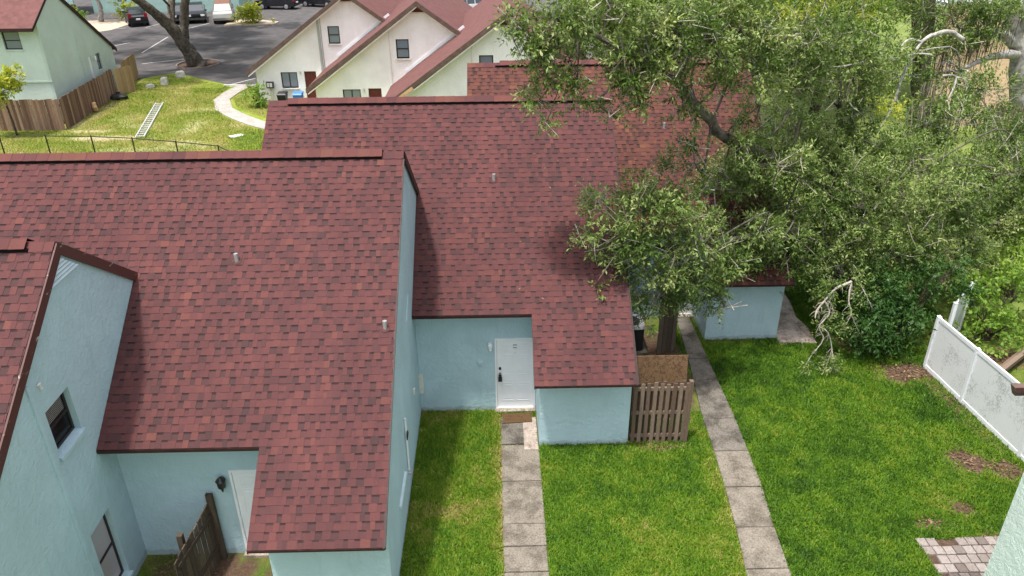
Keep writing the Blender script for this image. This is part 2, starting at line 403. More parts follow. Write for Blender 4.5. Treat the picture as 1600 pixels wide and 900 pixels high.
def np_mesh(name, V, Fq, rnd, mat_, parent=None, kind=None):
    """many quads at once"""
    b_ = base_of(parent); V = V - np.array(b_)
    me = bpy.data.meshes.new(name); n, k = len(V), len(Fq)
    me.vertices.add(n); me.vertices.foreach_set('co', V.astype(np.float32).ravel())
    w = Fq.shape[1]
    me.loops.add(k*w); me.loops.foreach_set('vertex_index', Fq.astype(np.int32).ravel())
    me.polygons.add(k); me.polygons.foreach_set('loop_start', np.arange(0, k*w, w, dtype=np.int32))
    me.polygons.foreach_set('loop_total', np.full(k, w, dtype=np.int32))
    me.update(calc_edges=True)
    at = me.attributes.new('rnd', 'FLOAT', 'FACE'); at.data.foreach_set('value', np.clip(rnd, 0, 1).astype(np.float32))
    me.materials.append(mat_)
    o = bpy.data.objects.new(name, me); COL.objects.link(o)
    if parent is not None: o.parent = parent
    BASE[o.name] = b_
    if kind: o['kind'] = kind
    return o
def vnoise(x, y, s, seed=0):
    """value noise on a plane"""
    r = np.random.default_rng(seed); G = r.random((64, 64))
    X, Y = x/s, y/s; xi, yi = np.floor(X).astype(int), np.floor(Y).astype(int)
    fx, fy = X-xi, Y-yi; fx = fx*fx*(3-2*fx); fy = fy*fy*(3-2*fy)
    g = lambda a, b: G[a % 64, b % 64]
    return (g(xi, yi)*(1-fx)+g(xi+1, yi)*fx)*(1-fy)+(g(xi, yi+1)*(1-fx)+g(xi+1, yi+1)*fx)*fy
def in_poly(x, y, poly):
    ins = np.zeros(len(x), bool); n = len(poly)
    for i in range(n):
        (x0, y0), (x1, y1) = poly[i], poly[(i+1) % n]
        c = ((y0 > y) != (y1 > y)) & (x < (x1-x0)*(y-y0)/((y1-y0) or 1e-9)+x0)
        ins ^= c
    return ins

# ------------------------------------------------------------------ ground
def sheet(name, poly, z, mat_, thick=None, parent=None):
    b_ = MB()
    if thick: b_.slab(poly, [], (0, 0, z), (1, 0, 0), (0, 1, 0), thick)
    else:
        tr = tessellate_polygon([[Vector((p[0], p[1], 0)) for p in poly]])
        for t3 in tr:
            P = [Vector((*poly[i], z)) for i in t3]
            if (P[1]-P[0]).cross(P[2]-P[0]).z < 0: P.reverse()
            b_.quad(P)
    o = b_.build(name, mat_, parent)
    if parent is None: o['kind'] = 'structure'
    return o
def plane_grid(name, x0, x1, y0, y1, st, z, mat_, dirtfn):
    xs = np.arange(x0, x1+st/2, st); ys = np.arange(y0, y1+st/2, st)
    X, Y = np.meshgrid(xs, ys); nx, ny = len(xs), len(ys)
    V = np.stack([X.ravel(), Y.ravel(), z+(vnoise(X.ravel(), Y.ravel(), 1.7, 3)-.5)*.004], 1)
    i = np.arange(nx-1)[None, :]+np.arange(ny-1)[:, None]*nx; i = i.ravel()
    Fq = np.stack([i, i+1, i+1+nx, i+nx], 1)
    o = np_mesh(name, V, Fq, np.full(len(Fq), .5), mat_, None, 'structure')
    at = o.data.attributes.new('dirt', 'FLOAT', 'POINT')
    at.data.foreach_set('value', np.clip(dirtfn(V[:, 0], V[:, 1]), 0, 1).astype(np.float32))
    return o
sheet('ground', [(-600, -300), (600, -300), (600, 900), (-600, 900)], 0, M['ground'])
# bare patches: x, y, rx, ry, weight
PATCH = [(11.0, 13.9, .75, .55, 1.1), (11.7, 13.6, .5, .5, 1), (11.2, 14.5, .4, .3, .6), (10.0, 12.35, .45, .24, 1), (9.1, 11.98, .35, .2, .95), (9.75, 12.65, .3, .2, .6), (11.2, 17.6, 1.1, .7, 1.1), (11.9, 16.6, .45, 1.6, .8), (12.0, 15, .4, 1.2, .7),
         (9.5, 17.9, .3, .2, .8), (8.7, 15.6, .3, .25, .35), (7.4, 16.9, .3, .2, .3), (10.2, 16.3, .35, .25, .45), (7.0, 19.45, 1.2, .12, .9), (10.6, 19.3, 1.0, .9, .9), (3.9, 14.65, .8, .2, .75), (4.6, 11.0, .3, .3, .2), (3.4, 12.0, .5, .4, .25), (6.3, 12.0, .3, .7, .2), (9.2, 15.3, .3, .4, .35), (7.2, 13.8, .3, .3, .3),
         (-5.9, 10.9, 1.5, .9, 1.2), (4.2, 18, 1.4, 3.0, 1.3), (10.2, 11.6, .5, .15, .8), (9.6, 18.6, .35, .3, .7), (12.8, 20.5, 1.2, 3, .8), (14.4, 18.3, .8, .6, .9)]
def dirt(x, y):
    d = np.zeros(len(x)); nz = vnoise(x, y, .22, 5)*.6+vnoise(x, y, .09, 6)*.4
    for px, py, rx, ry, w in PATCH:
        q = 1-np.sqrt(((x-px)/rx)**2+((y-py)/ry)**2)
        d = np.maximum(d, w*np.clip(q*2.2+(nz-.5)*1.6, 0, 1)*(q > -.45))
    return d
plane_grid('lawn', -7.4, 16.5, 6, 27, .1, .004, M['lawn'], dirt)
FPATCH = [(-18.5, 47.5, 1.6, .8, .45), (-20.8, 52.0, 1.0, .5, .4), (-14.9, 43.9, .9, .7, .5), (-17.0, 40.6, 1.5, .8, .6), (-20.5, 44.0, 1.4, .7, .5), (-16.6, 51.3, .5, 1.6, .5), (-21.5, 41.5, 2.5, .8, .8), (-22.9, 43.0, 2, .5, .8), (-17.2, 43.6, 1.0, 2.0, .55), (-15.6, 46.2, .8, .7, .3), (-19, 39.5, 3, .7, .55), (-24.2, 46.5, .35, 5, .7), (-22.0, 45.5, 1.2, 1.2, .35), (-16, 40, 1, .8, .5)]
def fdirt(x, y):
    d = np.zeros(len(x)); nz = vnoise(x, y, .8, 8)*.6+vnoise(x, y, .3, 9)*.4
    for px, py, rx, ry, w in FPATCH:
        q = 1-np.sqrt(((x-px)/rx)**2+((y-py)/ry)**2)
        d = np.maximum(d, w*np.clip(q*1.6+(nz-.5)*1.8, 0, 1)*(q > -.6))
    return d
plane_grid('back_lawn', -34, -8, 30, 53.9, .3, .004, M['far_lawn'], fdirt)
# asphalt car park with a grassy kerb edge
EDGE = [(-26.2, 53.4), (-24.9, 56.9), (-23.6, 58.1), (-21.9, 56.8), (-20.3, 55.4), (-18.6, 54.15), (-16.5, 53.95), (-8, 53.9)]
sheet('car_park_road', [(-80, 53.4)]+EDGE+[(10, 53.9), (10, 130), (-80, 130)], .012, M['asphalt'])
tip = sheet('lawn_tip', [(-27, 53.0)]+[(x, y+.12) for x, y in EDGE[1:6]]+[(-18.6, 53.2)], .05, M['far_lawn'], .05)
def strip(name, pts, w, z, mat_, thick, parent=None):
    b_ = MB(); L = []; Rr = []
    for i, p in enumerate(pts):
        a_ = Vector(pts[max(i-1, 0)]); c_ = Vector(pts[min(i+1, len(pts)-1)]); d = (c_-a_).normalized()
        nrm = Vector((-d.y, d.x)); L.append(Vector(p)+nrm*w/2); Rr.append(Vector(p)-nrm*w/2)
    for i in range(len(pts)-1):
        q = [L[i], Rr[i], Rr[i+1], L[i+1]]
        q = [(v.x, v.y) for v in q]
        b_.prism([(x, y, z-thick) for x, y in q][::1], [(x, y, z) for x, y in q])
    o = b_.build(name, mat_, parent)
    if parent is None: o['kind'] = 'structure'
    return o
strip('kerb', [(-18.7, 53.86), (-16.8, 53.62), (-14.9, 53.6)], .16, .13, M['kerb'], .13)
lines = [((-18.4, 54.3), (-17.2, 56.3)), ((-27.55, 61.9), (-24.5, 63.9)), ((-29.4, 66.5), (-30.1, 74.2)), ((-34.4, 79.9), (-33.6, 83.2)), ((-30.2, 78.2), (-28.9, 82.2)), ((-33.4, 69.3), (-32.4, 71.5)), ((-37.5, 79.4), (-36.2, 79.6)), ((-16.4, 78), (-13.8, 81))]
b = MB()
for i, (p, q) in enumerate(lines): b.bar((*p, .017), (*q, .017), .13, .006)
b.build('parking_lines', M['line'])['kind'] = 'structure'
sheet('sand_path', [(-41, 73.5), (-37.2, 78.5), (-36.8, 83), (-38.5, 86), (-44, 84)], .02, M['sand'])
# curved garden path by the white houses
CP = [(-17.3, 53.6), (-17.6, 52.0), (-17.65, 49.9), (-16.75, 47.5), (-15.4, 45.75), (-13.9, 44.2), (-12.4, 43.0), (-10.8, 42.2)]
strip('garden_path', CP, 1.0, .06, M['path_grey'], .06)

# front paths made of slabs
def slab_path(name, cuts, mat_, label=None, rng=random.Random(3)):
    root = thing(name, None, None, (cuts[0][0], cuts[0][2], 0)); root['kind'] = 'structure'
    for (xl, xr, y0), (xl2, xr2, y1) in zip(cuts[:-1], cuts[1:]):
        g = .012; z = .045+rng.uniform(-.007, .007); tl = rng.uniform(-.006, .006)
        b_ = MB()
        q = [(xl2, y1+g), (xr2, y1+g), (xr, y0-g), (xl, y0-g)]; e = .012
        zz = lambda x: z+tl*(1 if x > (xl+xr)/2 else -1)
        lo = [(x, y, -.02) for x, y in q]; mid = [(x, y, zz(x)-e) for x, y in q]
        cx, cy = sum(p[0] for p in q)/4, sum(p[1] for p in q)/4
        top = [(x+(cx-x)*.025, y+(cy-y)*.02, zz(x)) for x, y in q]
        b_.prism(lo, mid, caps=False); b_.prism(mid, top)
        b_.build('slab', mat_(y0) if callable(mat_) else mat_, root)
    return root
slab_path('front_path', [(0, .92, 14.81), (0, .92, 13.52), (.01, .915, 12.19), (.01, .91, 11.56), (.015, .91, 10.89), (.02, .905, 9.6), (.03, .9, 8.3)], M['concrete'])
fp2 = slab_path('door_step_path', [(.0, .56, 15.86), (.0, .56, 14.83)], M['concrete_dark'])
patch_m = MB(); patch_m.box((.56, 14.6, -.02), (.90, 15.86, .058)); patch_m.build('slab', M['concrete_pale'], fp2)
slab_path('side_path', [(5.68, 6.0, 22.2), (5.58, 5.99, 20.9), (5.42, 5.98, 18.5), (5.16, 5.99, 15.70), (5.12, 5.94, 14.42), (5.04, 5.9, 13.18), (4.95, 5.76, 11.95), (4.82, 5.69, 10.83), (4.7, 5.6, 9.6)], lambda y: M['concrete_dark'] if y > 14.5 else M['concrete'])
sheet('concrete_pad', [(8.32, 19.15), (8.9, 19.3), (9.43, 19.2), (9.5, 20.1), (9.35, 20.8), (9.5, 21.7), (9.55, 22.7), (8.3, 22.7)], .03, M['concrete_pad'], .03)
# brick pavers at the bottom right
root = thing('paver_patio', None, None, (9.4, 10.5, 0)); root['kind'] = 'structure'
bed = MB(); bed.box((8.55, 6.6, .0), (13, 11.52, .012)); bed.build('paver_bed', M['soil'], root)
rp = random.Random(5); vs = []
for k in range(6):
    b_ = MB(); a = k/5
    b_.prism([(-.098, -.108, 0), (.098, -.108, 0), (.098, .108, 0), (-.098, .108, 0)], [(-.092, -.102, .05), (.092, -.102, .05), (.092, .102, .05), (-.092, .102, .05)], a)
    me = b_.mesh('paver'); me.materials.append(M['paver']); vs.append(me)
for j in range(20):
    y = 11.42-j*.232
    for i in range(22):
        x = 8.66+i*.206+(0.03 if j % 2 else 0)+max(0, j-1)*.0
        if j == 0 and i in (2, 3): continue
        if j >= 1 and i == 0 and rp.random() < .4: continue
        if x > 8.0+(11.6-y)*.0+4: continue
        put('paver', rp.choice(vs), root, (x+rp.uniform(-.004, .004), y+rp.uniform(-.006, .006), rp.uniform(-.004, .006)), (rp.uniform(-.02, .02), rp.uniform(-.02, .02), rp.uniform(-.03, .03)))

# ------------------------------------------------------------------ blue townhouses
XN, XR, YL, ZL, SM, YU, YR, SM2 = .789, 3.109, 14.2935, 2.0994, .7319, 15.7376, 20.9473, .7431
XW, YF, YD, XP, DXL = 3.085, 14.798, 16.259, .925, -.067
CS = 1/math.sqrt(1+SM*SM); SN = SM*CS; ANG = math.atan(SM)
ZR = ZL+SM*(YR-YL); YE = YR+(ZR-2.5)/SM2
zroof = lambda y: ZL+SM*(y-YL) if y <= YR else ZR-SM2*(y-YR)
EXPO = (YU-YL)/CS/12
def tab_mesh(w, a):
    b_ = MB(); h = w/2
    b_.quad([(-h, 0, .013), (h, 0, .013), (h, EXPO+.01, .006), (-h, EXPO+.01, .006)], a)
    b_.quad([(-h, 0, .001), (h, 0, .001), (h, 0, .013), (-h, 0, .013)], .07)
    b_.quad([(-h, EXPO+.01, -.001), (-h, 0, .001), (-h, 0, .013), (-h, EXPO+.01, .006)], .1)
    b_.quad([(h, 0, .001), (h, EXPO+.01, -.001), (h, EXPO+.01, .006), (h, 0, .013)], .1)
    return b_
TABW = [.085, .105, .125, .15, .175]
def pick_tone(rr):
    q = rr.random()
    if q < .05: return rr.uniform(.24, .34)
    if q < .18: return rr.uniform(.33, .45)
    if q > .98: return rr.uniform(.88, 1)
    return min(.88, max(.42, rr.gauss(.64, .13)))
TONES = [.24, .32, .42, .5, .56, .6, .64, .68, .74, .8, .9, .97]
TABS = {}
def tab_lib(w, a, sh):
    k = (w, a, sh)
    if k not in TABS:
        me = tab_mesh(w, a).mesh('shingle'); me.materials.append(M[sh]); TABS[k] = me
    return TABS[k]
def window_unit(parent, org, u, v, w, h, frame=.045, rail=True, pane_m=None, depth=.05, slide=False, sill=None, blind=None):
    """window whose frame lies in plane (org; u, v) with the outside along u x v"""
    org, u, v = Vector(org), Vector(u), Vector(v); n = u.cross(v).normalized()
    b_ = MB(); d = depth/2
    def pc(x, y, sx, sy, dn=0, th=d): b_.obox(org+u*x+v*y-n*(d-dn), u, v, n, sx/2, sy/2, th)
    pc(frame/2, h/2, frame, h); pc(w-frame/2, h/2, frame, h)
    pc(w/2, frame/2, w-2*frame, frame); pc(w/2, h-frame/2, w-2*frame, frame)
    if rail and not slide: pc(w/2, h*.5, w-2*frame, frame*.9, .006, d*.8)
    if slide: pc(w/2, h/2, frame*.9, h-2*frame, .006, d*.8)
    o = b_.build('window', M['window_frame'], parent)
    halves = [(frame, w/2-frame*.45, frame, h-frame), (w/2+frame*.45, w-frame, frame, h-frame)] if slide else [(frame, w-frame, frame, h/2-frame*.45), (frame, w-frame, h/2+frame*.45, h-frame)] if rail else [(frame, w-frame, frame, h-frame)]
    for x0, x1, y0, y1 in halves:
        p_ = MB(); p_.obox(org+u*(x0+x1)/2+v*(y0+y1)/2-n*d, u, v, n, (x1-x0)/2, (y1-y0)/2, .004)
        p_.build('pane', pane_m or M['glass_dark'], o)
    if sill:
        s_ = MB(); s_.obox(org+u*w/2-v*.035+n*sill[0], u, v, n, w/2+.06, .035, sill[1]); s_.build('sill', sill[2], o)
    if blind:
        bl = MB(); y = h-frame
        while y > h*blind+frame:
            bl.obox(org+u*w/2+v*(y-.02)-n*(depth*.5+.022), u, (v+n*.6).normalized(), n, w/2-frame, .016, .002); y -= .033
        bl.build('blind', M['blind'], o)
    return o
def panel_door(parent, x0, y, z0, w=.914, h=2.03, mat_=None, face=-1):
    """six panel door in a plane facing -Y"""
    b_ = MB(); b_.box((x0, y, z0), (x0+w, y+.045, z0+h))
    d = b_.build('door', mat_ or M['white_paint'], parent)
    cx = [x0+w*.29, x0+w*.71]
    for zc, hh in ((z0+h*.885, .1), (z0+h*.64, .285), (z0+h*.235, .27)):
        for c_ in cx:
            r_ = MB(); pw = w*.155
            for s_ in ((-1, 0), (1, 0), (0, -1), (0, 1)):
                cxx = c_+s_[0]*pw; czz = zc+s_[1]*hh
                r_.box((cxx-(.012 if s_[0] else pw+.012), y-.008, czz-(.012 if s_[1] else hh-.012)), (cxx+(.012 if s_[0] else pw+.012), y-.0005, czz+(.012 if s_[1] else hh-.012)))
            r_.box((c_-pw*.78, y-.007, zc-hh*.78), (c_+pw*.78, y-.0005, zc+hh*.78))
            r_.build('door_panel', mat_ or M['white_paint'], d)
    return d
def townhouse(label, dx, dy, xl, clip, valley, seed, vent_end, vents, rake_face=False, clip2=None, sh='shingle', vstart=None):
    """clip = x where the neighbour's gable wall meets this roof; valley = y where the roof passes behind it"""
    rr = random.Random(seed)
    T = lambda x, y, z: (x+dx, y+dy, z)
    root = thing('blue_townhouse', label, 'house', T(.5, 18, 0), 'blue townhouses with red shingle roofs')
    # walls
    def wall(name, outer, holes, org, u, v, th=.12, mat_='blue'):
        b_ = MB(); b_.slab(outer, holes, T(*org), u, v, th); return b_.build(name, M[mat_], root)
    lw = clip+.004
    zf = zroof(YF)-.1
    wall('front_wall', [(0, 0), (XW-.12-XP, 0), (XW-.12-XP, zf), (0, zf)], [], (XP, YF, 0), (1, 0, 0), (0, 0, 1))
    wall('return_wall', [(0, 0), (YD-YF-.12, 0), (YD-YF-.12, zroof(YF+.12)-.1), (0, zroof(YD)-.1)], [], (XP, YD, 0), (0, -1, 0), (0, 0, 1))
    dw = .914
    wall('door_wall', [(0, 0), (XP+.12-lw, 0), (XP+.12-lw, zroof(YD)-.1), (0, zroof(YD)-.1)], [[(DXL-lw-.05, .04), (DXL+dw-lw+.05, .04), (DXL+dw-lw+.05, 2.19), (DXL-lw-.05, 2.19)]] , (lw, YD, 0), (1, 0, 0), (0, 0, 1), .16)
    holes = []
    if rake_face: holes = [[(10.12-dy-YF, 3.76), (10.86-dy-YF, 3.76), (10.86-dy-YF, 4.68), (10.12-dy-YF, 4.68)], [(10.16-dy-YF, .26), (10.88-dy-YF, .26), (10.88-dy-YF, 1.96), (10.16-dy-YF, 1.96)]]
    wall('side_wall', [(0, 0), (YE-YF, 0), (YE-YF, 2.42), (YR-YF, ZR-.075), (0, zroof(YF)-.07)], holes, (XW, YF, 0), (0, 1, 0), (0, 0, 1))
    wall('rear_wall', [(0, 0), (XW-xl, 0), (XW-xl, 2.4), (0, 2.4)], [], (XW-.121, YE-.121, 0), (-1, 0, 0), (0, 0, 1))
    y0 = max(valley, YU+.4)
    wall('end_wall', [(0, 0), (YE-y0-.25, 0), (YE-y0-.25, 2.4), (YE-YR-.125, ZR-.1), (0, zroof(y0)-.1)] if False else [(0, 0), (YE-y0-.25, 0), (YE-y0-.25, zroof(y0)-.1), (YE-YR-.125, ZR-.1), (0, 2.42)], [], (xl+.03, YE-.125, 0), (0, -1, 0), (0, 0, 1))
    # roof deck: front slope (with the notch over the door) and rear slope
    LT, LU, LV = (YR-YL)/CS, (YU-YL)/CS, (valley-YL)/CS
    lx = clip+.002
    outer = [(XN, 0), (XR, 0), (XR, LT), (xl, LT), (xl, LV), (lx, LV), (lx, LU), (XN, LU)]
    b_ = MB(); b_.slab(outer, [], T(0, YL, ZL), (1, 0, 0), (0, CS, SN), .07)
    c2 = 1/math.sqrt(1+SM2*SM2); l2 = (YE+.35-YR)/c2
    rb = YR+.0
    b_.slab([(xl, .0), (XR, .0), (XR, l2), (xl, l2)], [], T(0, rb+.002, ZR+.0), (1, 0, 0), (0, c2, -SM2*c2), .07)
    roof = b_.build('roof', M['roof_deck'], root)
    # shingles, course by course
    n_rows = int(LT/EXPO)
    tabs = []; cells = MB()
    u, v, n = Vector((1, 0, 0)), Vector((0, CS, SN)), Vector((0, -SN, CS))
    O = Vector(T(0, YL, ZL))
    def pt(x, s_, h): return O+u*x+v*s_+n*h
    for k in range(n_rows+1):
        s0 = k*EXPO; s1 = min(s0+EXPO, LT-.005)
        if s1-s0 < .03: continue
        if s0 < LU-.02: a0 = XN+.004
        elif s0 < LV: a0 = lx+.004
        else: a0 = xl+.004
        a1 = XR-.002
        if s0 < LU-.02: xs, xe = XN-.012, XR+.012
        else: xs, xe = a0, XR+.012
        if clip2 is not None: xs = max(xs, clip2)
        x = xs
        jit = .0025
        while x < xe-.02:
            w = rr.choice(TABW); w = min(w, xe-x)
            if w < .04: break
            full = w in TABW
            a = min(TONES, key=lambda q: abs(q-pick_tone(rr)))
            if full and s1-s0 > EXPO-.003: tabs.append((x+w/2, s0+rr.uniform(-jit, jit), w, a))
            else:
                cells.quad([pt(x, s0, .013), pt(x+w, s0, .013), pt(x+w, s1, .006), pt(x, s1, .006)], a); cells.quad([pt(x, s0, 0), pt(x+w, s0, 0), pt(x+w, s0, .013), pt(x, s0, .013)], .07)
            x += w
            if rr.random() < .22: continue
            g = min(rr.uniform(.075, .15), xe-x)
            if g <= .01: break
            tone = pick_tone(rr); tone = max(.26, tone-.12); sb = s0+EXPO*rr.uniform(.72, .82); sb = min(sb, s1)
            cells.quad([pt(x, s0, .008), pt(x+g, s0, .008), pt(x+g, sb, .003), pt(x, sb, .003)], tone)
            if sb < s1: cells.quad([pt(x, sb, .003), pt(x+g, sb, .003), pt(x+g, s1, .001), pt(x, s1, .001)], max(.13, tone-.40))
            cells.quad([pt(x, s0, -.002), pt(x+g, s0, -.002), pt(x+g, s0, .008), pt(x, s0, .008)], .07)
            x += g
    def near(tb):
        p = pt(tb[0], tb[1], 0); return (p-CAMP).length if in_view(p, -4) else 1e6+(p-CAMP).length
    tabs.sort(key=near)
    for x, s_, w, a in tabs[:300]:
        put('shingle', tab_lib(w, a, sh), roof, pt(x, s_, 0), (ANG, 0, 0))
    for x, s_, w, a in tabs[300:]:
        h = w/2
        cells.quad([pt(x-h, s_, .013), pt(x+h, s_, .013), pt(x+h, s_+EXPO+.01, .006), pt(x-h, s_+EXPO+.01, .006)], a)
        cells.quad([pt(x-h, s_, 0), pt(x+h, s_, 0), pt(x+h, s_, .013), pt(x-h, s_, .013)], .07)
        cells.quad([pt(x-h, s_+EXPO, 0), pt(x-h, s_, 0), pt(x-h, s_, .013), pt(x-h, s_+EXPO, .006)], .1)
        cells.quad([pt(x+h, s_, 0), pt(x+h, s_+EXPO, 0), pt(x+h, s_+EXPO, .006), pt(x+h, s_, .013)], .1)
    cells.build('shingles', M[sh], roof)['kind'] = 'stuff'
    # ridge vent and cap shingles
    ve = vent_end-dx
    vl = (xl if clip2 is None else clip2)+.54 if vstart is None else vstart-dx
    b_ = MB(); b_.prism([T(vl+.03, YR-.155, ZR-.16), T(ve, YR-.155, ZR-.16), T(ve, YR+.155, ZR-.16), T(vl+.03, YR+.155, ZR-.16)], [T(vl+.03, YR-.158, ZR-.046), T(ve, YR-.158, ZR-.046), T(ve, YR+.158, ZR-.046), T(vl+.03, YR+.158, ZR-.046)])
    b_.build('ridge_vent', M['vent_black'], roof)
    x = xl if clip2 is None else clip2
    caps = []
    while x < XR-.03:
        hi = vl-.03 < x < ve-.1; e = .265
        w = min(e+.02, XR+.012-x)
        z0 = ZR+(.085 if hi else .018)+rr.uniform(0, .003); a = rr.choice([.62, .7, .78, .84, .9, .95, 1.0, .45, .8, .93])
        b_ = MB(); hw, dz = (.165, .118) if hi else (.15, .112)
        prof = [(-hw, -dz), (0, 0), (hw, -dz)]
        tl = .006
        top = lambda xx, t_: [T(xx, YR+py, z0+pz+t_) for py, pz in prof]
        P0, P1 = top(x, .0), top(x+w, tl); Q0, Q1 = top(x, -.012), top(x+w, tl-.012)
        b_.quad([P0[0], P1[0], P1[1], P0[1]], a); b_.quad([P0[1], P1[1], P1[2], P0[2]], a)
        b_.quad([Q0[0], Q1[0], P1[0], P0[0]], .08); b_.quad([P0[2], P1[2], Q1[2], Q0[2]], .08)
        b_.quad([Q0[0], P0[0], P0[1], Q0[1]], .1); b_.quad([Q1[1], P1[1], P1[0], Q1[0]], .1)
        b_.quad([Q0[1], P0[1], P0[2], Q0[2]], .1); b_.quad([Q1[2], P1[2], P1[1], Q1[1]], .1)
        b_.build('ridge_shingle', M['shingle'], roof)
        x += e
    # eaves and rakes
    b_ = MB(); y = YL+.004
    b_.box(T(XN-.01, y-.02, zroof(YL)-.05), T(XR+.01, y-.0005, zroof(YL)-.006)); b_.build('fascia', M['fascia'], root)
    b_ = MB(); b_.box(T(lx+.003, YU-.018, zroof(YU)-.075), T(XN-.003, YU+.002, zroof(YU)-.008)); b_.build('fascia', M['fascia'], root)
    b_ = MB()
    for xx in (XN-.012,):
        b_.prism([T(xx-.006, YL, ZL-.085), T(xx+.011, YL, ZL-.085), T(xx+.011, YU, zroof(YU)-.085), T(xx-.006, YU, zroof(YU)-.085)], [T(xx-.006, YL, ZL-.002), T(xx+.011, YL, ZL-.002), T(xx+.011, YU, zroof(YU)-.002), T(xx-.006, YU, zroof(YU)-.002)])
    b_.build('drip_shade_edge', M['fascia'], root)
    b_ = MB(); x0, x1 = XR+.0125, XR+.034
    if not rake_face:
        b_.prism([T(x0, YL-.02, ZL-.03), T(x1, YL-.02, ZL-.03), T(x1, YR-.16, zroof(YR-.16)-.03), T(x0, YR-.16, zroof(YR-.16)-.03)], [T(x0, YL-.02, ZL+.024), T(x1, YL-.02, ZL+.024), T(x1, YR-.16, zroof(YR-.16)+.024), T(x0, YR-.16, zroof(YR-.16)+.024)]); b_.build('drip_shade_edge', M['fascia'], root)  # dark bar along the rake paints in the thin shadow beside it
    hgt = .23 if rake_face else .05
    off = .028 if rake_face else -.004
    b_ = MB(); x0 = XR+off-.014; x1 = XR+off+.016
    b_.prism([T(x0, YL-.02, ZL-hgt), T(x1, YL-.02, ZL-hgt), T(x1, YR, ZR-hgt), T(x0, YR, ZR-hgt)], [T(x0, YL-.02, ZL-.004), T(x1, YL-.02, ZL-.004), T(x1, YR, ZR-.004), T(x0, YR, ZR-.004)])
    b_.build('rake_board', M['peel'] if rake_face else M['fascia'], root)
    b_ = MB(); hgt2 = .2; yv = YE+.2; x0 = XR+.004; x1 = XR+.034
    b_.prism([T(x0, YR, ZR-hgt2), T(x1, YR, ZR-hgt2), T(x1, yv, zroof(yv)-hgt2), T(x0, yv, zroof(yv)-hgt2)], [T(x0, YR, ZR+.03), T(x1, YR, ZR+.03), T(x1, yv, zroof(yv)+.03), T(x0, yv, zroof(yv)+.03)])
    b_.build('rake_board', M['peel'] if rake_face else M['fascia'], root)
    # plumbing vents
    for vx, vy, vz in vents:
        p = Vector((vx, vy, zroof(vy-dy)))
        b_ = MB(); b_.cyl(p-Vector((0, 0, .06)), p+Vector((0, 0, .17)), .042, k=14)
        vp = b_.build('vent_pipe', M['grey_metal'], roof)
        b_ = MB(); b_.cyl(p+n*.012, p+n*.022, .1, .085, 14); b_.build('vent_flashing', M['roof_deck'], vp) if False else b_.build('vent_flashing', M['roof_deck'], root)
    # door
    b_ = MB(); yd = YD+.03
    for a0, a1, z0, z1 in ((DXL-.05, DXL-.004, .04, 2.19), (DXL+dw+.004, DXL+dw+.05, .04, 2.19), (DXL-.004, DXL+dw+.004, 2.135, 2.19)):
        b_.box(T(a0+.001, YD-.012, z0), T(a1-.001, YD+.1, z1-.001))
    b_.build('door_frame', M['white_paint'], root)
    ddoor = panel_door(root, DXL+dx, YD+dy+.02, .1)
    b_ = MB(); b_.box(T(DXL-.06, YD-.14, -.02), T(DXL+dw+.06, YD+.02, .066)); b_.build('threshold', M['concrete_pale'], root)
    b_ = MB(); b_.box(T(DXL-.004, YD-.03, .066), T(DXL+dw+.004, YD+.02, .1)); b_.build('door_sill', M['trim_white'], root)
    return root, T, ddoor

A_ = (-5.1379, -4.681); C_ = (5.2162, 4.7462); D_ = (-10.3675, -9.2969)
val = 18.62
hB, TB, dB = townhouse('blue stucco house in the middle of the row, with white front door and doormat', 0, 0, -6.15, XW+A_[0], val, 1, 3.0, [(-.07, 18.80, 0)])
hA, TA, dA = townhouse('blue stucco house with the widest red roof, a dark lantern by its half hidden door', A_[0], A_[1], -6.9, XW+D_[0]-A_[0], val, 2, -2.49, [(-5.28, 14.14, 0), (-2.21, 12.90, 0)])
hC, TC, dC = townhouse('blue stucco house partly hidden under the oak tree branches', C_[0], C_[1], -6.12, XW-C_[0], val, 3, 8.0, [(5.27, 23.5, 0)], sh='shingle_old', vstart=-.02)
hD, TD, dD = townhouse('blue stucco house at the lower left with two recessed windows in its tall side wall', D_[0], D_[1], -6.15, -4.6, val, 4, -7.64, [], rake_face=True, clip2=-1.3)

# fittings on the near house's tall side wall
XD = XW+D_[0]
def side_window(y0, y1, z0, z1, pane, blind):
    dep = .1
    b_ = MB(); b_.box((XD-.7, y0-.02, z0-.05), (XD-.45, y1+.02, z1+.05)); b_.build('room_back', M['room'] if blind else M['curtain'], hD)
    return window_unit(hD, (XD-dep, y0+.012, z0+.07), (0, 1, 0), (0, 0, 1), y1-y0-.024, z1-z0-.085, .05, True, pane, .045, blind=blind)
w1 = side_window(10.12, 10.86, 3.76, 4.68, M['glass'], .52)
w2 = side_window(10.16, 10.88, .26, 1.96, M['frosted'], None)
for z, ya, yb in ((3.76, 10.12, 10.86), (.26, 10.16, 10.88)):
    b_ = MB(); b_.prism([(XD-.11, ya+.003, z+.003), (XD+.055, ya-.05, z-.04), (XD+.055, yb+.05, z-.04), (XD-.11, yb-.003, z+.003)], [(XD-.11, ya+.003, z+.065), (XD+.055, ya-.05, z+.03), (XD+.055, yb+.05, z+.03), (XD-.11, yb-.003, z+.065)])
    b_.build('sill', M['blue'], w1 if z > 2 else w2)
b_ = MB(); b_.slab([(6.2, 0), (9.83, 0), (9.83, 5.45-.06), (9.2, 4.95), (6.2, 2.75)], [], (XD+.03, 0, 0), (0, 1, 0), (0, 0, 1), .029); b_.build('wall_coat', M['blue'], hD)
b_ = MB(); b_.box((XD+.0005, 9.832, .05), (XD+.06, 9.90, 5.36)); b_.build('joint_strip', M['blue'], hD)
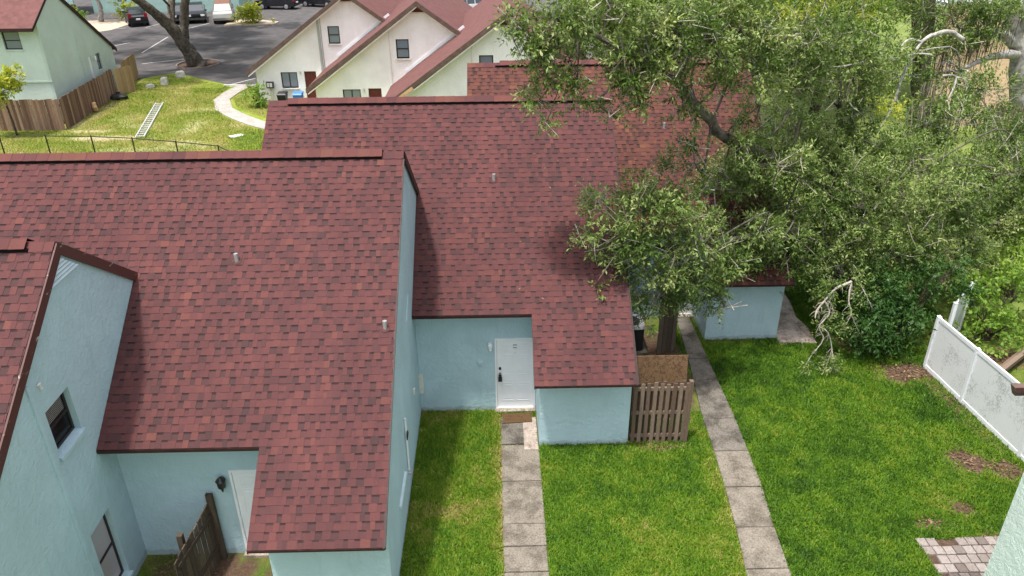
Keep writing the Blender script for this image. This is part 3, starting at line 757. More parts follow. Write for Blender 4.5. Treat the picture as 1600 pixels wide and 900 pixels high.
b_ = MB(); b_.obox((XD+.05, 10.14, 5.22), (0, 1, 0), (0, 0, 1), (1, 0, 0), .04, .008, .012); b_.obox((XD+.03, 10.18, 5.16), (0, 1, 0), (0, 0, 1), (1, 0, 0), .008, .06, .012); b_.obox((XD+.03, 10.2, 5.1), (0, 1, 0), (0, 0, 1), (1, 0, 0), .025, .008, .012)
b_.build('wall_bracket', M['trim_white'], hD)
# gable siding boards; their dark backing paints in the shade of the gaps
b_ = MB(); b_.slab([(11.06, 6.36), (12.12, 6.36), (11.6, 6.75)], [], (XD+.006, 0, 0), (0, 1, 0), (0, 0, 1), .005); gv_ = b_.build('gable_shade_backing', M['dark_metal'], hD)
for i in range(7):
    z = 6.37+i*.066; f0 = (6.75-z)/.39
    if f0 < .06: continue
    b_ = MB(); b_.prism([(XD+.0065, 11.6-.53*f0, z), (XD+.05, 11.6-.53*f0, z), (XD+.05, 11.6+.51*f0, z), (XD+.0065, 11.6+.51*f0, z)], [(XD+.0065, 11.6-.53*(f0-.1), z+.034), (XD+.02, 11.6-.53*(f0-.1), z+.034), (XD+.02, 11.6+.51*(f0-.1), z+.034), (XD+.0065, 11.6+.51*(f0-.1), z+.034)]); b_.build('siding_board', M['siding'], gv_)
# fittings on house A's side wall
XA = XW+A_[0]
b_ = MB(); b_.box((XA, 16.2, .62), (XA+.09, 16.52, 1.18)); mb = b_.build('meter_box', M['cream_box'], hA)
b_ = MB(); b_.box((XA+.0905, 16.335, .66), (XA+.1, 16.37, 1.14)); b_.build('meter_seam', M['brown_trim'], mb)
b_ = MB(); b_.cyl((XA+.03, 13.12, .78), (XA+.03, 13.15, 2.15), .024, k=8); pc = b_.build('conduit', M['white_paint'], hA)
b_ = MB()
for k in range(12):
    a0, a1 = math.pi*(.1+k/13), math.pi*(.1+(k+1)/13)
    b_.bar((XA+.06, 13.12+.09*math.cos(a0), 1.72+.1*math.sin(a0)), (XA+.06, 13.12+.09*math.cos(a1), 1.72+.1*math.sin(a1)), .022)
b_.bar((XA+.06, 13.02, 1.68), (XA+.06, 13.24, 1.70), .022); b_.build('hose_hook', M['black_metal'], pc)
b_ = MB(); b_.box((XA, 11.62, 1.06), (XA+.05, 12.66, 1.13)); b_.build('window_ledge', M['siding'], hA)
b_ = MB(); b_.cyl((XA+.0, 13.08, .72), (XA+.08, 13.08, .72), .03, k=8); b_.build('wall_tap', M['grey_metal'], hA)
b_ = MB(); b_.box((XA, 15.0, 1.44), (XA+.03, 15.08, 1.58)); b_.build('socket_box', M['trim_white'], hA)
b_ = MB(); b_.slab([(14.7, 3.62), (15.25, 3.98), (14.9, 3.55)], [], (XA+.02, 0, 0), (0, 1, 0), (0, 0, 1), .019); b_.build('paint_patch', M['blue'], hA)
# house A door lantern
yA = YD+A_[1]
b_ = MB(); b_.cyl((-5.4, yA-.0, 1.99), (-5.4, yA-.03, 1.99), .05, k=12); b_.cyl((-5.4, yA-.1, 1.86), (-5.4, yA-.1, 2.02), .075, .085, 10); b_.cyl((-5.4, yA-.1, 2.02), (-5.4, yA-.1, 2.1), .1, .02, 10); b_.bar((-5.4, yA-.02, 1.97), (-5.4, yA-.1, 1.86), .02); b_.cyl((-5.4, yA-.1, 1.74), (-5.4, yA-.1, 1.86), .015, .04, 8)
b_.build('wall_lantern', M['black_metal'], hA)
# house B fittings beside the door
b_ = MB(); b_.cyl((-.23, YD, 2.05), (-.23, YD-.03, 2.05), .045, k=12); b_.cyl((-.23, YD-.07, 2.03), (-.23, YD-.07, 2.10), .06, .045, 12); b_.cyl((-.23, YD-.07, 1.88), (-.23, YD-.07, 2.03), .035, .06, 12); b_.build('wall_light', M['white_paint'], hB)
b_ = MB(); b_.box((-.54, YD-.05, 1.43), (-.42, YD, 1.54)); bx = b_.build('junction_box', M['blue'], hB)
b_ = MB(); b_.box((-.525, YD-.056, 1.445), (-.435, YD-.0505, 1.525)); b_.build('box_cover', M['blue'], bx)
b_ = MB(); b_.cyl((.005, YD+.02, 1.30), (.005, YD-.02, 1.30), .033, k=14); b_.build('deadbolt', M['black_metal'], dB)
b_ = MB(); b_.cyl((.005, YD+.02, 1.13), (.005, YD-.04, 1.13), .034, k=14); b_.cyl((.005, YD-.03, 1.13), (.005, YD-.075, 1.13), .03, .036, 14); b_.build('door_knob', M['black_metal'], dB)
lk = thing('lock_box', 'small black key lock box hanging from the white door knob', 'lock box', (.005, YD-.06, .98))
b_ = MB(); b_.box((-.045, YD-.085, .95), (.055, YD-.035, 1.075)); b_.build('case', M['black_plastic'], lk)
b_ = MB(); b_.tube([(-.03, YD-.055, 1.07, .008), (-.028, YD-.055, 1.14, .008), (.005, YD-.055, 1.18, .008), (.038, YD-.055, 1.14, .008), (.04, YD-.055, 1.07, .008)], 6, 4); b_.build('shackle', M['grey_metal'], lk)
b_ = MB()
for r_, zz in enumerate((1.985, 1.905)):
    for k in range(4): b_.box((.345+k*.024, YD+.008, zz-.014), (.345+k*.024+.014, YD+.0115, zz+.014))
b_.build('house_number', M['dark_metal'], dB)
b_ = MB(); b_.cyl((.39, YD+.0195, 1.75), (.39, YD+.01, 1.75), .011, k=8); b_.build('peephole', M['grey_metal'], dB)
# door mat
dm = thing('doormat', 'brown coir doormat with faded dark print in front of the white door', 'doormat', (.41, 15.82, .06))
b_ = MB(); b_.prism([(.06, 15.62, .0585), (.80, 15.66, .0585), (.79, 16.03, .0585), (.05, 16.0, .0585)], [(.06, 15.62, .078), (.80, 15.66, .078), (.79, 16.03, .078), (.05, 16.0, .078)]); b_.build('pile', M['mat'], dm)
b_ = MB(); rq = random.Random(2)
for yy, x0, x1 in ((15.89, .14, .34), (15.76, .12, .35), (15.88, .43, .5), (15.84, .53, .56), (15.72, .45, .62)):
    x = x0
    while x < x1:
        b_.box((x, yy-.035, .0785), (x+.012, yy+.035, .0795)); 
        if rq.random() < .7: b_.box((x+.0125, yy+rq.choice((-.035, 0, .023)), .0785), (x+.03, yy+.035, .0795))
        x += .042
b_.build('faded_print', M['mat_ink'], dm)

# ------------------------------------------------------------------ white townhouses beyond
def white_house(label, k, extra):
    ox, oy = 4.72*k, -4.85*k
    T = lambda x, y, z: (x+ox, y+oy, z)
    root = thing('white_townhouse', label, 'house', T(-10, 52, 0), 'white stucco townhouses with catslide roofs')
    s = .7108; ex, ez, ax, az, yf = -15.42, 2.03, -8.92, 6.65, 49.3
    rx = ax+4.9; rz = az-s*4.9; ov = .5; yb = 61
    zt = lambda x: ez+s*(x-ex) if x < ax else az-s*(x-ax)
    holes = [[(x, z), (x+w, z), (x+w, z+h), (x, z+h)] for x, z, w, h in ((-10.23, 3.56, .72, 1.04), (-13.47, .88, 1.03, .98), (-12.0, .05, .75, 1.85))]
    b_ = MB(); b_.slab([(-15.0, 0), (rx-.4, 0), (rx-.4, zt(rx-.4)-.2), (ax, az-.2), (-15.0, zt(-15.0)-.2)], holes, T(0, yf, 0), (1, 0, 0), (0, 0, 1), .15); b_.build('gable_wall', M['white'], root)
    b_ = MB(); b_.box(T(-15.0, yf+.15, 0), T(-14.88, yb-.2, zt(-14.9)-.22)); b_.build('side_wall', M['white'], root)
    b_ = MB(); b_.box(T(-14.88, yf+.4, 0), T(rx-.5, yf+.5, 2.1)); b_.build('inner_wall', M['room'], root)
    b_ = MB(); d = .1
    for (x0, x1) in ((ex, ax), (ax, rx)):
        b_.prism([T(x0, yf-ov, zt(x0)-d), T(x1, yf-ov, zt(x1)-d), T(x1, yb, zt(x1)-d), T(x0, yb, zt(x0)-d)], [T(x0, yf-ov, zt(x0)), T(x1, yf-ov, zt(x1)), T(x1, yb, zt(x1)), T(x0, yb, zt(x0))])
    roof = b_.build('roof', M['roof_far'], root)
    # ribs where the shingle courses and the metal sheets show on the slope
    for i in range(3): pass
    for (x0, x1) in ((ex-.02, ax), (ax, rx)):
        b_ = MB(); y0, y1 = yf-ov-.035, yf-ov-.002; h = .26
        b_.prism([T(x0, y0, zt(max(x0, ex))-h), T(x1, y0, zt(x1)-h), T(x1, y1, zt(x1)-h), T(x0, y1, zt(max(x0, ex))-h)], [T(x0, y0, zt(max(x0, ex))+.02), T(x1, y0, zt(x1)+.02), T(x1, y1, zt(x1)+.02), T(x0, y1, zt(max(x0, ex))+.02)])
        b_.build('rake_board', M['brown_trim'], root)
        b_ = MB(); h0, h1 = .33, .262; y0, y1 = yf-ov-.015, yf-.02
        b_.prism([T(x0+.1, y0, zt(max(x0, ex))-h0), T(x1, y0, zt(x1)-h0), T(x1, y1, zt(x1)-h0), T(x0+.1, y1, zt(max(x0, ex))-h0)], [T(x0+.1, y0, zt(max(x0, ex))-h1), T(x1, y0, zt(x1)-h1), T(x1, y1, zt(x1)-h1), T(x0+.1, y1, zt(max(x0, ex))-h1)])
        b_.build('soffit', M['trim_white'], root)
    window_unit(root, T(-10.23, yf+.06, 3.56), (1, 0, 0), (0, 0, 1), .72, 1.04, .06, True, M['glass_dark'], .06, sill=(.07, .09, M['trim_white']))
    window_unit(root, T(-13.47, yf+.06, .88), (1, 0, 0), (0, 0, 1), 1.03, .98, .06, True, M['glass_dark'], .06, slide=True, sill=(.07, .09, M['trim_white']))
    panel_door(root, -11.99+ox, yf+oy+.08, .05, .73, 1.84, M['red_door'])
    b_ = MB(); b_.prism([T(-12.1, yf-.1, 2.3), T(-12.0, yf-.1, 2.3), T(-12.0, yf, 2.3), T(-12.1, yf, 2.3)], [T(-12.12, yf-.12, 2.42), T(-11.98, yf-.12, 2.42), T(-11.98, yf, 2.42), T(-12.12, yf, 2.42)]) if False else b_.cyl(T(-12.25, yf-.08, 1.75), T(-12.25, yf-.08, 1.92), .05, .07, 8)
    b_.build('porch_light', M['cream_box'], root)
    # pale flashing where the next roof meets this wall
    if extra < 3: b_ = MB(); b_.bar(T(-9.75, yf-.03, 2.83), T(-6.4, yf-.03, 5.27), .05, .14, (0, 0, 1))
    if extra < 3: b_.build('flashing', M['white_paint'], root)
    # gable vent under the ridge
    b_ = MB(); b_.slab([(ax-.48, az-.62), (ax+.48, az-.62), (ax, az-.3)], [], T(0, yf-.015, 0), (1, 0, 0), (0, 0, 1), .012); gv = b_.build('gable_vent', M['red_door'], root)
    b_ = MB(); b_.box(T(ax-.55, yf-.05, az-.69), T(ax+.55, yf-.002, az-.625)); b_.build('vent_ledge', M['trim_white'], gv)
    if extra == 1:
        b_ = MB(); b_.box(T(-10.86, yf-.08, 1.7), T(-10.72, yf, 5.15)); b_.box(T(-10.66, yf-.03, 1.7), T(-10.62, yf, 5.1)); b_.build('downpipe', M['grey_metal'], root)
        b_ = MB(); b_.box(T(-14.42, yf-.2, .92), T(-13.98, yf, 1.3)); mb_ = b_.build('meter_box', M['dark_metal'], root)
        b_ = MB(); b_.box(T(-14.36, yf-.24, 1.0), T(-14.22, yf-.2005, 1.24)); b_.box(T(-14.18, yf-.24, 1.0), T(-14.04, yf-.2005, 1.24)); b_.build('meter_dial', M['cream_box'], mb_)
        b_ = MB(); b_.cyl(T(-14.25, yf-.05, 0), T(-14.25, yf-.05, .92), .035, k=8); b_.cyl(T(-14.1, yf-.05, 0), T(-14.1, yf-.05, .92), .025, k=8); b_.build('conduit', M['trim_white'], root)
    else:
        b_ = MB(); b_.box(T(-10.62, yf-.05, 1.2), T(-10.57, yf, 5.15)); b_.build('downpipe', M['trim_white'], root)
    if extra == 3:
        b_ = MB(); b_.bar(T(-15.3, yf-ov-.045, 1.93), T(-13.6, yf-ov-.045, 3.13), .02, .16, (0, 0, 1)); b_.build('repair_board', M['light_wood'], root)
    return root
white_house('white stucco house farthest left, nearest the car park, bins and meter box on its wall', 0, 1)
white_house('white stucco house between the two others, dark triangular vent under its ridge', 1, 2)
white_house('white stucco house nearest the blue roofs, partly behind the oak leaves', 2, 3)
def bin_(label, mat_, x, y, name='wheelie_bin'):
    root = thing(name, label, 'bin', (x, y, 0)); root.scale = (.9, .9, .7)
    b_ = MB(); b_.prism([(x-.24, y-.26, .06), (x+.24, y-.26, .06), (x+.24, y+.26, .06), (x-.24, y+.26, .06)], [(x-.31, y-.34, .98), (x+.31, y-.34, .98), (x+.31, y+.34, .98), (x-.31, y+.34, .98)]); b_.build('bin_body', mat_, root)
    b_ = MB(); b_.prism([(x-.34, y-.38, .985), (x+.34, y-.38, .985), (x+.34, y+.38, 1.0), (x-.34, y+.38, 1.0)], [(x-.28, y-.3, 1.09), (x+.28, y-.3, 1.09), (x+.3, y+.36, 1.12), (x-.3, y+.36, 1.12)]); lid = b_.build('bin_lid', mat_, root)
    b_ = MB(); b_.cyl((x-.28, y+.42, 1.03), (x+.28, y+.42, 1.03), .02, k=8); b_.build('bin_handle', mat_, lid)
    for sx in (-.27, .27):
        b_ = MB(); b_.cyl((x+sx-.03, y+.3, .1), (x+sx+.03, y+.3, .1), .1, k=12); b_.build('wheel', M['tyre'], root)
bin_('black wheelie bin below the window of the white house', M['black_plastic'], -13.35, 48.55)
bin_('blue wheelie bin beside the red door of the white house', M['blue_plastic'], -12.35, 48.5)

# ------------------------------------------------------------------ pale green house, left background
XG = -25.33
gh = thing('green_townhouse', 'pale green house at the upper left behind the brown board fence', 'house', (-29, 49, 0))
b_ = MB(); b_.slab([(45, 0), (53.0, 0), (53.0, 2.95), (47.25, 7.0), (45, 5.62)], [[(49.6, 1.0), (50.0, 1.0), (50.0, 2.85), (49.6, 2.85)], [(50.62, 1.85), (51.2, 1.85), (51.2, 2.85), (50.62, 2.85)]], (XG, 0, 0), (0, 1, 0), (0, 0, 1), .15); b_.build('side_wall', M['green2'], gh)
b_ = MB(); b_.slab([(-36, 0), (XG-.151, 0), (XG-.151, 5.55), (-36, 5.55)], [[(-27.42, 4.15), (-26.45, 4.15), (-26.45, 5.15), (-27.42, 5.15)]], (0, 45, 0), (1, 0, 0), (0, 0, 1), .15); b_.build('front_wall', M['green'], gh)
b_ = MB(); b_.box((-36, 44.93, 2.35), (XG+.02, 44.998, 2.42)); b_.build('wall_ledge', M['green'], gh)
b_ = MB(); xr = XG+.06
b_.prism([(-36, 44.35, 5.28), (xr, 44.35, 5.28), (xr, 47.25, 7.1), (-36, 47.25, 7.1)], [(-36, 44.35, 5.40), (xr, 44.35, 5.40), (xr, 47.25, 7.22), (-36, 47.25, 7.22)])
b_.prism([(-36, 47.252, 7.1), (xr, 47.252, 7.1), (xr, 53.4, 2.62), (-36, 53.4, 2.62)], [(-36, 47.252, 7.22), (xr, 47.252, 7.22), (xr, 53.4, 2.74), (-36, 53.4, 2.74)])
ghr = b_.build('roof', M['roof_far'], gh)
b_ = MB(); b_.prism([(xr, 47.25, 6.98), (xr+.04, 47.25, 6.98), (xr+.04, 53.45, 2.48), (xr, 53.45, 2.48)], [(xr, 47.25, 7.23), (xr+.04, 47.25, 7.23), (xr+.04, 53.45, 2.74), (xr, 53.45, 2.74)]); b_.build('rake_board', M['fascia'], gh)
b_ = MB(); b_.prism([(xr, 44.33, 5.22), (xr+.03, 44.33, 5.22), (xr+.03, 47.25, 7.05), (xr, 47.25, 7.05)], [(xr, 44.33, 5.40), (xr+.03, 44.33, 5.40), (xr+.03, 47.25, 7.22), (xr, 47.25, 7.22)]); b_.build('rake_board', M['fascia'], gh)
b_ = MB(); b_.box((-36, 44.31, 5.22), (xr, 44.345, 5.40)); b_.build('fascia', M['fascia'], gh)
window_unit(gh, (-27.40, 45.08, 4.17), (1, 0, 0), (0, 0, 1), .93, .96, .05, True, M['glass_dark'], .06, sill=(.08, .06, M['green']))
window_unit(gh, (XG-.08, 50.64, 1.87), (0, 1, 0), (0, 0, 1), .54, .96, .05, True, M['glass_dark'], .06)
b_ = MB(); b_.box((XG-.1, 49.62, 1.0), (XG-.06, 49.98, 2.83)); b_.build('door', M['white_paint'], gh)
b_ = MB(); b_.cyl((XG+.1, 50.3, 2.55), (XG+.1, 50.3, 2.75), .06, .08, 8); b_.build('wall_light', M['white_paint'], gh)
b_ = MB(); b_.box((XG+.002, 48.7, .2), (XG+.035, 48.74, 4.3)); b_.build('wall_joint', M['green2'], gh)

# ------------------------------------------------------------------ fences
def board_run(root, p, q, h, mat_, bw=.14, gap=.012, th=.022, rr=None, jag=.05, sides=1):
    p, q = Vector((*p, 0)), Vector((*q, 0)); d = (q-p).normalized(); L = (q-p).length; nrm = Vector((-d.y, d.x, 0)); x = 0
    while x < L-.04:
        w = min(bw, L-x); hh = h+rr.uniform(-jag, jag*.4); b_ = MB(); c = p+d*(x+w/2)
        lean = d*rr.uniform(-.012, .012)
        lo = c+Vector((0, 0, .02)); hi = c+lean+Vector((0, 0, hh)); a = rr.random(); o_ = nrm*rr.uniform(-.006, .006)
        pr = [d*(-w/2)-nrm*th/2, d*(w/2)-nrm*th/2, d*(w/2)+nrm*th/2, d*(-w/2)+nrm*th/2]
        b_.prism([lo+e+o_ for e in pr], [hi+e+o_ for e in pr], a); b_.build('board', mat_, root)
        x += w+gap
def rails(root, p, q, zs, mat_, off, w=.04, h=.09):
    for z in zs:
        b_ = MB(); d = (Vector(q)-Vector(p)).normalized(); nr = Vector((-d.y, d.x))*off
        b_.bar((p[0]+nr.x, p[1]+nr.y, z), (q[0]+nr.x, q[1]+nr.y, z), w, h, a=.3); b_.build('rail', mat_, root)
def post(root, x, y, h, mat_, s=.09):
    b_ = MB(); b_.box((x-s/2, y-s/2, 0), (x+s/2, y+s/2, h), .4); b_.build('post', mat_, root)
rf = random.Random(9)
bf = thing('board_fence', 'long brown weathered board fence wrapping round the pale green house', 'fence', (-24.4, 43.3, 0))
board_run(bf, (-31.5, 43.35), (-24.36, 43.3), 1.78, M['wood_brown'], .145, .01, rr=rf)
board_run(bf, (-24.33, 43.34), (-24.93, 51.35), 1.80, M['wood_brown'], .145, .01, rr=rf)
rails(bf, (-31.5, 43.35), (-24.36, 43.3), (.4, 1.4), M['wood_brown'], .05); rails(bf, (-24.4, 43.4), (-25.0, 51.3), (.4, 1.4), M['wood_brown'], .06)
gt = thing('wooden_gate', 'light tan board gate standing open at the end of the brown fence', 'gate', (-24.5, 52, 0))
board_run(gt, (-24.9, 51.5), (-24.25, 52.7), 1.72, M['wood_tan'], .145, .01, rr=rf, jag=.03)
rails(gt, (-24.9, 51.5), (-24.25, 52.7), (.4, 1.3), M['wood_tan'], .05)
tf = thing('tan_fence', 'light tan board fence between the open gate and the car park', 'fence', (-25, 55, 0))
board_run(tf, (-25.3, 53.6), (-25.75, 56.9), 1.75, M['wood_tan'], .145, .01, rr=rf, jag=.02)
rails(tf, (-25.3, 53.6), (-25.75, 56.9), (.4, 1.4), M['wood_tan'], .05)
# dark board fence in the nearest yard, stepping down towards the camera
df = thing('dark_board_fence', 'dark weathered board fence stepping down beside the lantern wall', 'fence', (-5.75, 11, 0))
x, y = -5.73, 11.50; i = 0
hs = [1.72, 1.5, 1.49, 1.47, 1.45, 1.43, 1.42, 1.40, 1.38, 1.36]
while i < 10:
    w = .085 if i == 0 else .14; b_ = MB(); h = hs[i]+rf.uniform(-.02, .02)
    c = Vector((x, y-w/2, 0)); off = rf.uniform(-.008, .008)
    b_.prism([(c.x-.012+off, y-w, .02), (c.x+.012+off, y-w, .02), (c.x+.012+off, y, .02), (c.x-.012+off, y, .02)], [(c.x-.012+off, y-w, h), (c.x+.012+off, y-w, h), (c.x+.012+off, y, h-.01), (c.x-.012+off, y, h-.01)], rf.uniform(.2, .9)); b_.build('board', M['wood_dark'], df)
    y -= w+.012; x -= .02 if i else .01; i += 1
for z in (.4, 1.2):
    b_ = MB(); b_.bar((-5.69, 11.48, z), (-5.88, 10.1, z), .04, .09, a=.2); b_.build('rail', M['wood_dark'], df)
post(df, -5.66, 11.45, 1.70, M['wood_dark'], .09); post(df, -5.98, 10.62, 1.5, M['wood_dark'], .1)
# slatted fence beside the projecting wall
sf = thing('slat_fence', 'grey weathered slat fence panel standing between the blue wall and the side path', 'fence', (3.8, 14.85, 0))
ra = random.Random(4)
for i in range(9):
    x = 3.20+i*.152; b_ = MB(); h = 1.76+ra.uniform(-.03, .03); w = .085; a = ra.uniform(.3, 1); ln = ra.uniform(-.015, .015)
    b_.prism([(x-w/2, 14.80, .02), (x+w/2, 14.80, .02), (x+w/2, 14.822, .02), (x-w/2, 14.822, .02)], [(x-w/2+ln, 14.80, h), (x+w/2+ln, 14.80, h), (x+w/2+ln, 14.822, h), (x-w/2+ln, 14.822, h)], a); b_.build('slat', M['wood_grey'], sf)
    if i < 8:
        x += .076; b_ = MB(); b_.box((x-w/2, 14.886, .02), (x+w/2, 14.906, 1.74+ra.uniform(-.05, .03)), ra.uniform(0, .5)); b_.build('slat', M['wood_grey'], sf)
for z in (.22, .9, 1.58):
    b_ = MB(); b_.box((3.14, 14.824, z-.04), (4.50, 14.884, z+.04), .75); b_.build('rail', M['wood_grey'], sf)
b_ = MB(); b_.box((4.45, 14.79, 0), (4.54, 14.90, 1.80), .55); b_.build('post', M['wood_grey'], sf)
b_ = MB(); b_.box((3.10, 14.86, 0), (3.135, 14.95, 1.75), .1); b_.build('post', M['wood_dark'], sf)
pw = MB(); pw.prism([(3.33, 15.86, .02), (4.72, 15.9, .02), (4.72, 15.92, .02), (3.33, 15.88, .02)], [(3.32, 16.0, 1.76), (4.69, 16.02, 1.75), (4.69, 16.04, 1.75), (3.32, 16.02, 1.76)])
tag(pw.build('chipboard_sheet', M['chipboard']), 'weathered brown chipboard sheet upright behind the grey slat fence', 'board')
# red metal strip and the AC unit behind it
b_ = MB(); b_.obox((3.75, 17.6, .42), (.98, -.2, 0), (.1, .9, .4), (0, -.4, .9), .6, .12, .012); tag(b_.build('metal_strip', M['fascia']), 'dark red metal strip lying behind the chipboard sheet', 'metal strip')
ac = thing('air_conditioner', 'dark round topped air conditioner beside the blue wall under the oak branch', 'air conditioner', (3.85, 19.3, 0))
b_ = MB()
def rr_ring(cx, cy, z, h, r, k=4):
    P = []
    for q, (sx, sy) in enumerate(((1, 1), (-1, 1), (-1, -1), (1, -1))):
        for i in range(k+1):
            an = (q+i/k)*math.pi/2; P.append((cx+sx*(h-r)+r*math.cos(an), cy+sy*(h-r)+r*math.sin(an), z))
    return P
b_.prism(rr_ring(3.8, 19.3, .06, .40, .14), rr_ring(3.8, 19.3, .80, .40, .14)); b_.build('casing', M['black_plastic'], ac)
b_ = MB(); b_.prism(rr_ring(3.8, 19.3, .802, .42, .15), rr_ring(3.8, 19.3, .86, .40, .14)); tp = b_.build('top_cover', M['grey_metal'], ac)
b_ = MB(); b_.cyl((3.8, 19.3, .861), (3.8, 19.3, .868), .31, k=24); b_.build('fan_opening', M['black_metal'], tp)
for i in range(12):
    an = i*math.pi/6; b_ = MB(); b_.bar((3.8, 19.3, .876), (3.8+.31*math.cos(an), 19.3+.31*math.sin(an), .872), .008, .006); b_.build('grille_bar', M['dark_metal'], tp)
b_ = MB(); b_.box((3.3, 18.8, 0), (4.3, 19.8, .055)); b_.build('base_pad', M['concrete'], ac)
yf_ = thing('yard_fence', 'dark board fence screening the air conditioner from the side path', 'fence', (4.9, 19.8, 0))
board_run(yf_, (4.55, 18.78), (5.1, 18.95), 1.45, M['wood_dark'], .14, .012, rr=rf, jag=.08); board_run(yf_, (5.12, 19.0), (5.05, 20.9), 1.5, M['wood_dark'], .14, .012, rr=rf, jag=.06)
rails(yf_, (5.1, 19.0), (5.03, 20.9), (.4, 1.2), M['wood_dark'], .05)
# white vinyl fence
def vinyl(name, label, pts, hs_, skip_last_post=False):
    root = thing(name, label, 'fence', (*pts[0], 0), 'white vinyl fences')
    for i in range(len(pts)-1):
        p, q = Vector((*pts[i], 0)), Vector((*pts[i+1], 0)); d = (q-p).normalized(); nr = Vector((-d.y, d.x, 0)); L = (q-p).length
        h0, h1 = hs_[i], hs_[i+1]
        b_ = MB(); c = [p+d*.06, q-d*.06]
        pb = MB(); th = nr*.012; a0, a1 = c
        pb.prism([a0-th+Vector((0, 0, .1)), a1-th+Vector((0, 0, .1)), a1+th+Vector((0, 0, .1)), a0+th+Vector((0, 0, .1))], [a0-th+Vector((0, 0, h0-.06)), a1-th+Vector((0, 0, h1-.06)), a1+th+Vector((0, 0, h1-.06)), a0+th+Vector((0, 0, h0-.06))]); pb.build('panel', M['vinyl'], root)
        for zz, hh in ((0, .13), (1, .1)):
            b_ = MB(); za, zb = (h0-.05, h1-.05) if zz else (.075, .075)
            b_.bar(p+d*.05+Vector((0, 0, za)), q-d*.05+Vector((0, 0, zb)), .05, hh); b_.build('rail', M['white_paint'], root)
    for (x, y), h in zip(pts, hs_):
        b_ = MB(); b_.box((x-.045, y-.045, 0), (x+.045, y+.045, h+.01)); po = b_.build('post', M['white_paint'], root)
        b_ = MB(); b_.prism([(x-.052, y-.052, h+.011), (x+.052, y-.052, h+.011), (x+.052, y+.052, h+.011), (x-.052, y+.052, h+.011)], [(x-.02, y-.02, h+.04), (x+.02, y-.02, h+.04), (x+.02, y+.02, h+.04), (x-.02, y+.02, h+.04)]); b_.build('post_cap', M['white_paint'], po)
    return root
vinyl('vinyl_fence', 'white vinyl fence with grey mildew running along the right edge of the lawn', [(11.97, 17.85), (12.1, 16.2), (12.28, 14.0), (12.42, 12.2), (12.55, 10.3)], [1.66, 1.66, 1.66, 1.66, 1.66])
vinyl('vinyl_fence', 'single white vinyl fence panel jutting out behind the dark green bush', [(12.9, 18.7), (14.0, 19.85)], [1.6, 1.62])
b_ = MB(); b_.bar((13.5, 17.2, .12), (15.6, 18.75, .12), .14, .24, a=.6); b_.bar((13.56, 17.1, .3), (15.7, 18.68, .3), .12, .13, a=.8); tag(b_.build('timber_sleeper', M['wood_grey']), 'grey timber sleepers edging the planted bed behind the white fence', 'timber')
# black chain link fence on the back lawn
cf = thing('chain_link_fence', 'low black chain link fence crossing the back lawn', 'fence', (-19, 38, 0))
CF = [(-27.5, 38.3), (-24.9, 38.2), (-22.55, 38.1), (-20.2, 37.9), (-18.0, 37.5), (-15.6, 36.8), (-13.3, 36.0), (-12.0, 34.6)]
for x, y in CF:
    b_ = MB(); b_.cyl((x, y, 0), (x, y, 1.24), .035, k=8); b_.build('post', M['black_metal'], cf)
for p, q in zip(CF[:-1], CF[1:]):
    b_ = MB(); b_.cyl((*p, 1.19), (*q, 1.19), .024, k=6); b_.build('rail', M['black_metal'], cf)
    b_ = MB(); L = math.dist(p, q); n_ = int(L/.16)
    for k in range(n_):
        for s_ in (1, -1):
            f0 = k/n_; f1 = min(1, max(0, f0+s_*1.1/L)); zz = 1.17*abs(f1-f0)*L/1.1
            P = Vector((*p, 0)).lerp(Vector((*q, 0)), f0); Q = Vector((*p, 0)).lerp(Vector((*q, 0)), f1)
            b_.bar((P.x, P.y, .03), (Q.x, Q.y, .03+zz), .003)
    b_.build('wire_mesh', M['black_metal'], cf)['kind'] = 'stuff'

# ------------------------------------------------------------------ neighbour corner, bottom right, and peach building
nh = thing('pale_green_house', 'pale green stucco house corner at the lower right by the brick pavers', 'house', (9, 8, 0))
YC = 9.0; XC = 8.06
b_ = MB(); b_.slab([(-YC, 0), (0, 0), (0, 6.2+.73*6), (-3, 6.2+.73*6), (-YC, 5.18)], [], (XC, 0, 0), (0, -1, 0), (0, 0, 1), .15) if False else b_.slab([(0, 0), (7, 0), (7, 5.2+.73*7), (0, 5.2)], [], (XC, YC, 0), (0, -1, 0), (0, 0, 1), .15); b_.build('side_wall', M['green'], nh)
b_ = MB(); b_.slab([(0, 0), (5.84, 0), (5.84, 5.2), (0, 5.2)], [], (XC+6, YC-.01, 0), (-1, 0, 0), (0, 0, 1), .15); b_.build('rear_wall', M['green'], nh)
b_ = MB(); y0, z0 = YC+.35, 5.28; b_.prism([(7.76, y0, z0), (15, y0, z0), (15, y0-8, z0+.73*8), (7.76, y0-8, z0+.73*8)], [(7.76, y0, z0+.08), (15, y0, z0+.08), (15, y0-8, z0+.08+.73*8), (7.76, y0-8, z0+.08+.73*8)]); rfo = b_.build('roof', M['roof_deck'], nh)
b_ = MB(); b_.prism([(7.78, y0+.0, z0-.06), (15, y0+.0, z0-.06), (15, y0+.08, z0-.06), (7.78, y0+.08, z0-.06)], [(7.74, y0, z0+.09), (15, y0, z0+.09), (15, y0+.12, z0+.09), (7.74, y0+.12, z0+.09)]); b_.build('gutter', M['brown_trim'], nh)
ph = thing('peach_building', 'peach coloured building wall glimpsed behind the oak trunk at the upper right', 'building', (34, 44, 0))
b_ = MB(); b_.slab([(24, 0), (48, 0), (48, 6.5), (24, 6.5)], [], (0, 42, 0), (1, 0, 0), (0, 0, 1), .2); b_.build('wall', M['peach'], ph)
b_ = MB(); b_.box((24, 42.2, 6.3), (48, 52, 6.5)); b_.build('roof', M['white_paint'], ph)
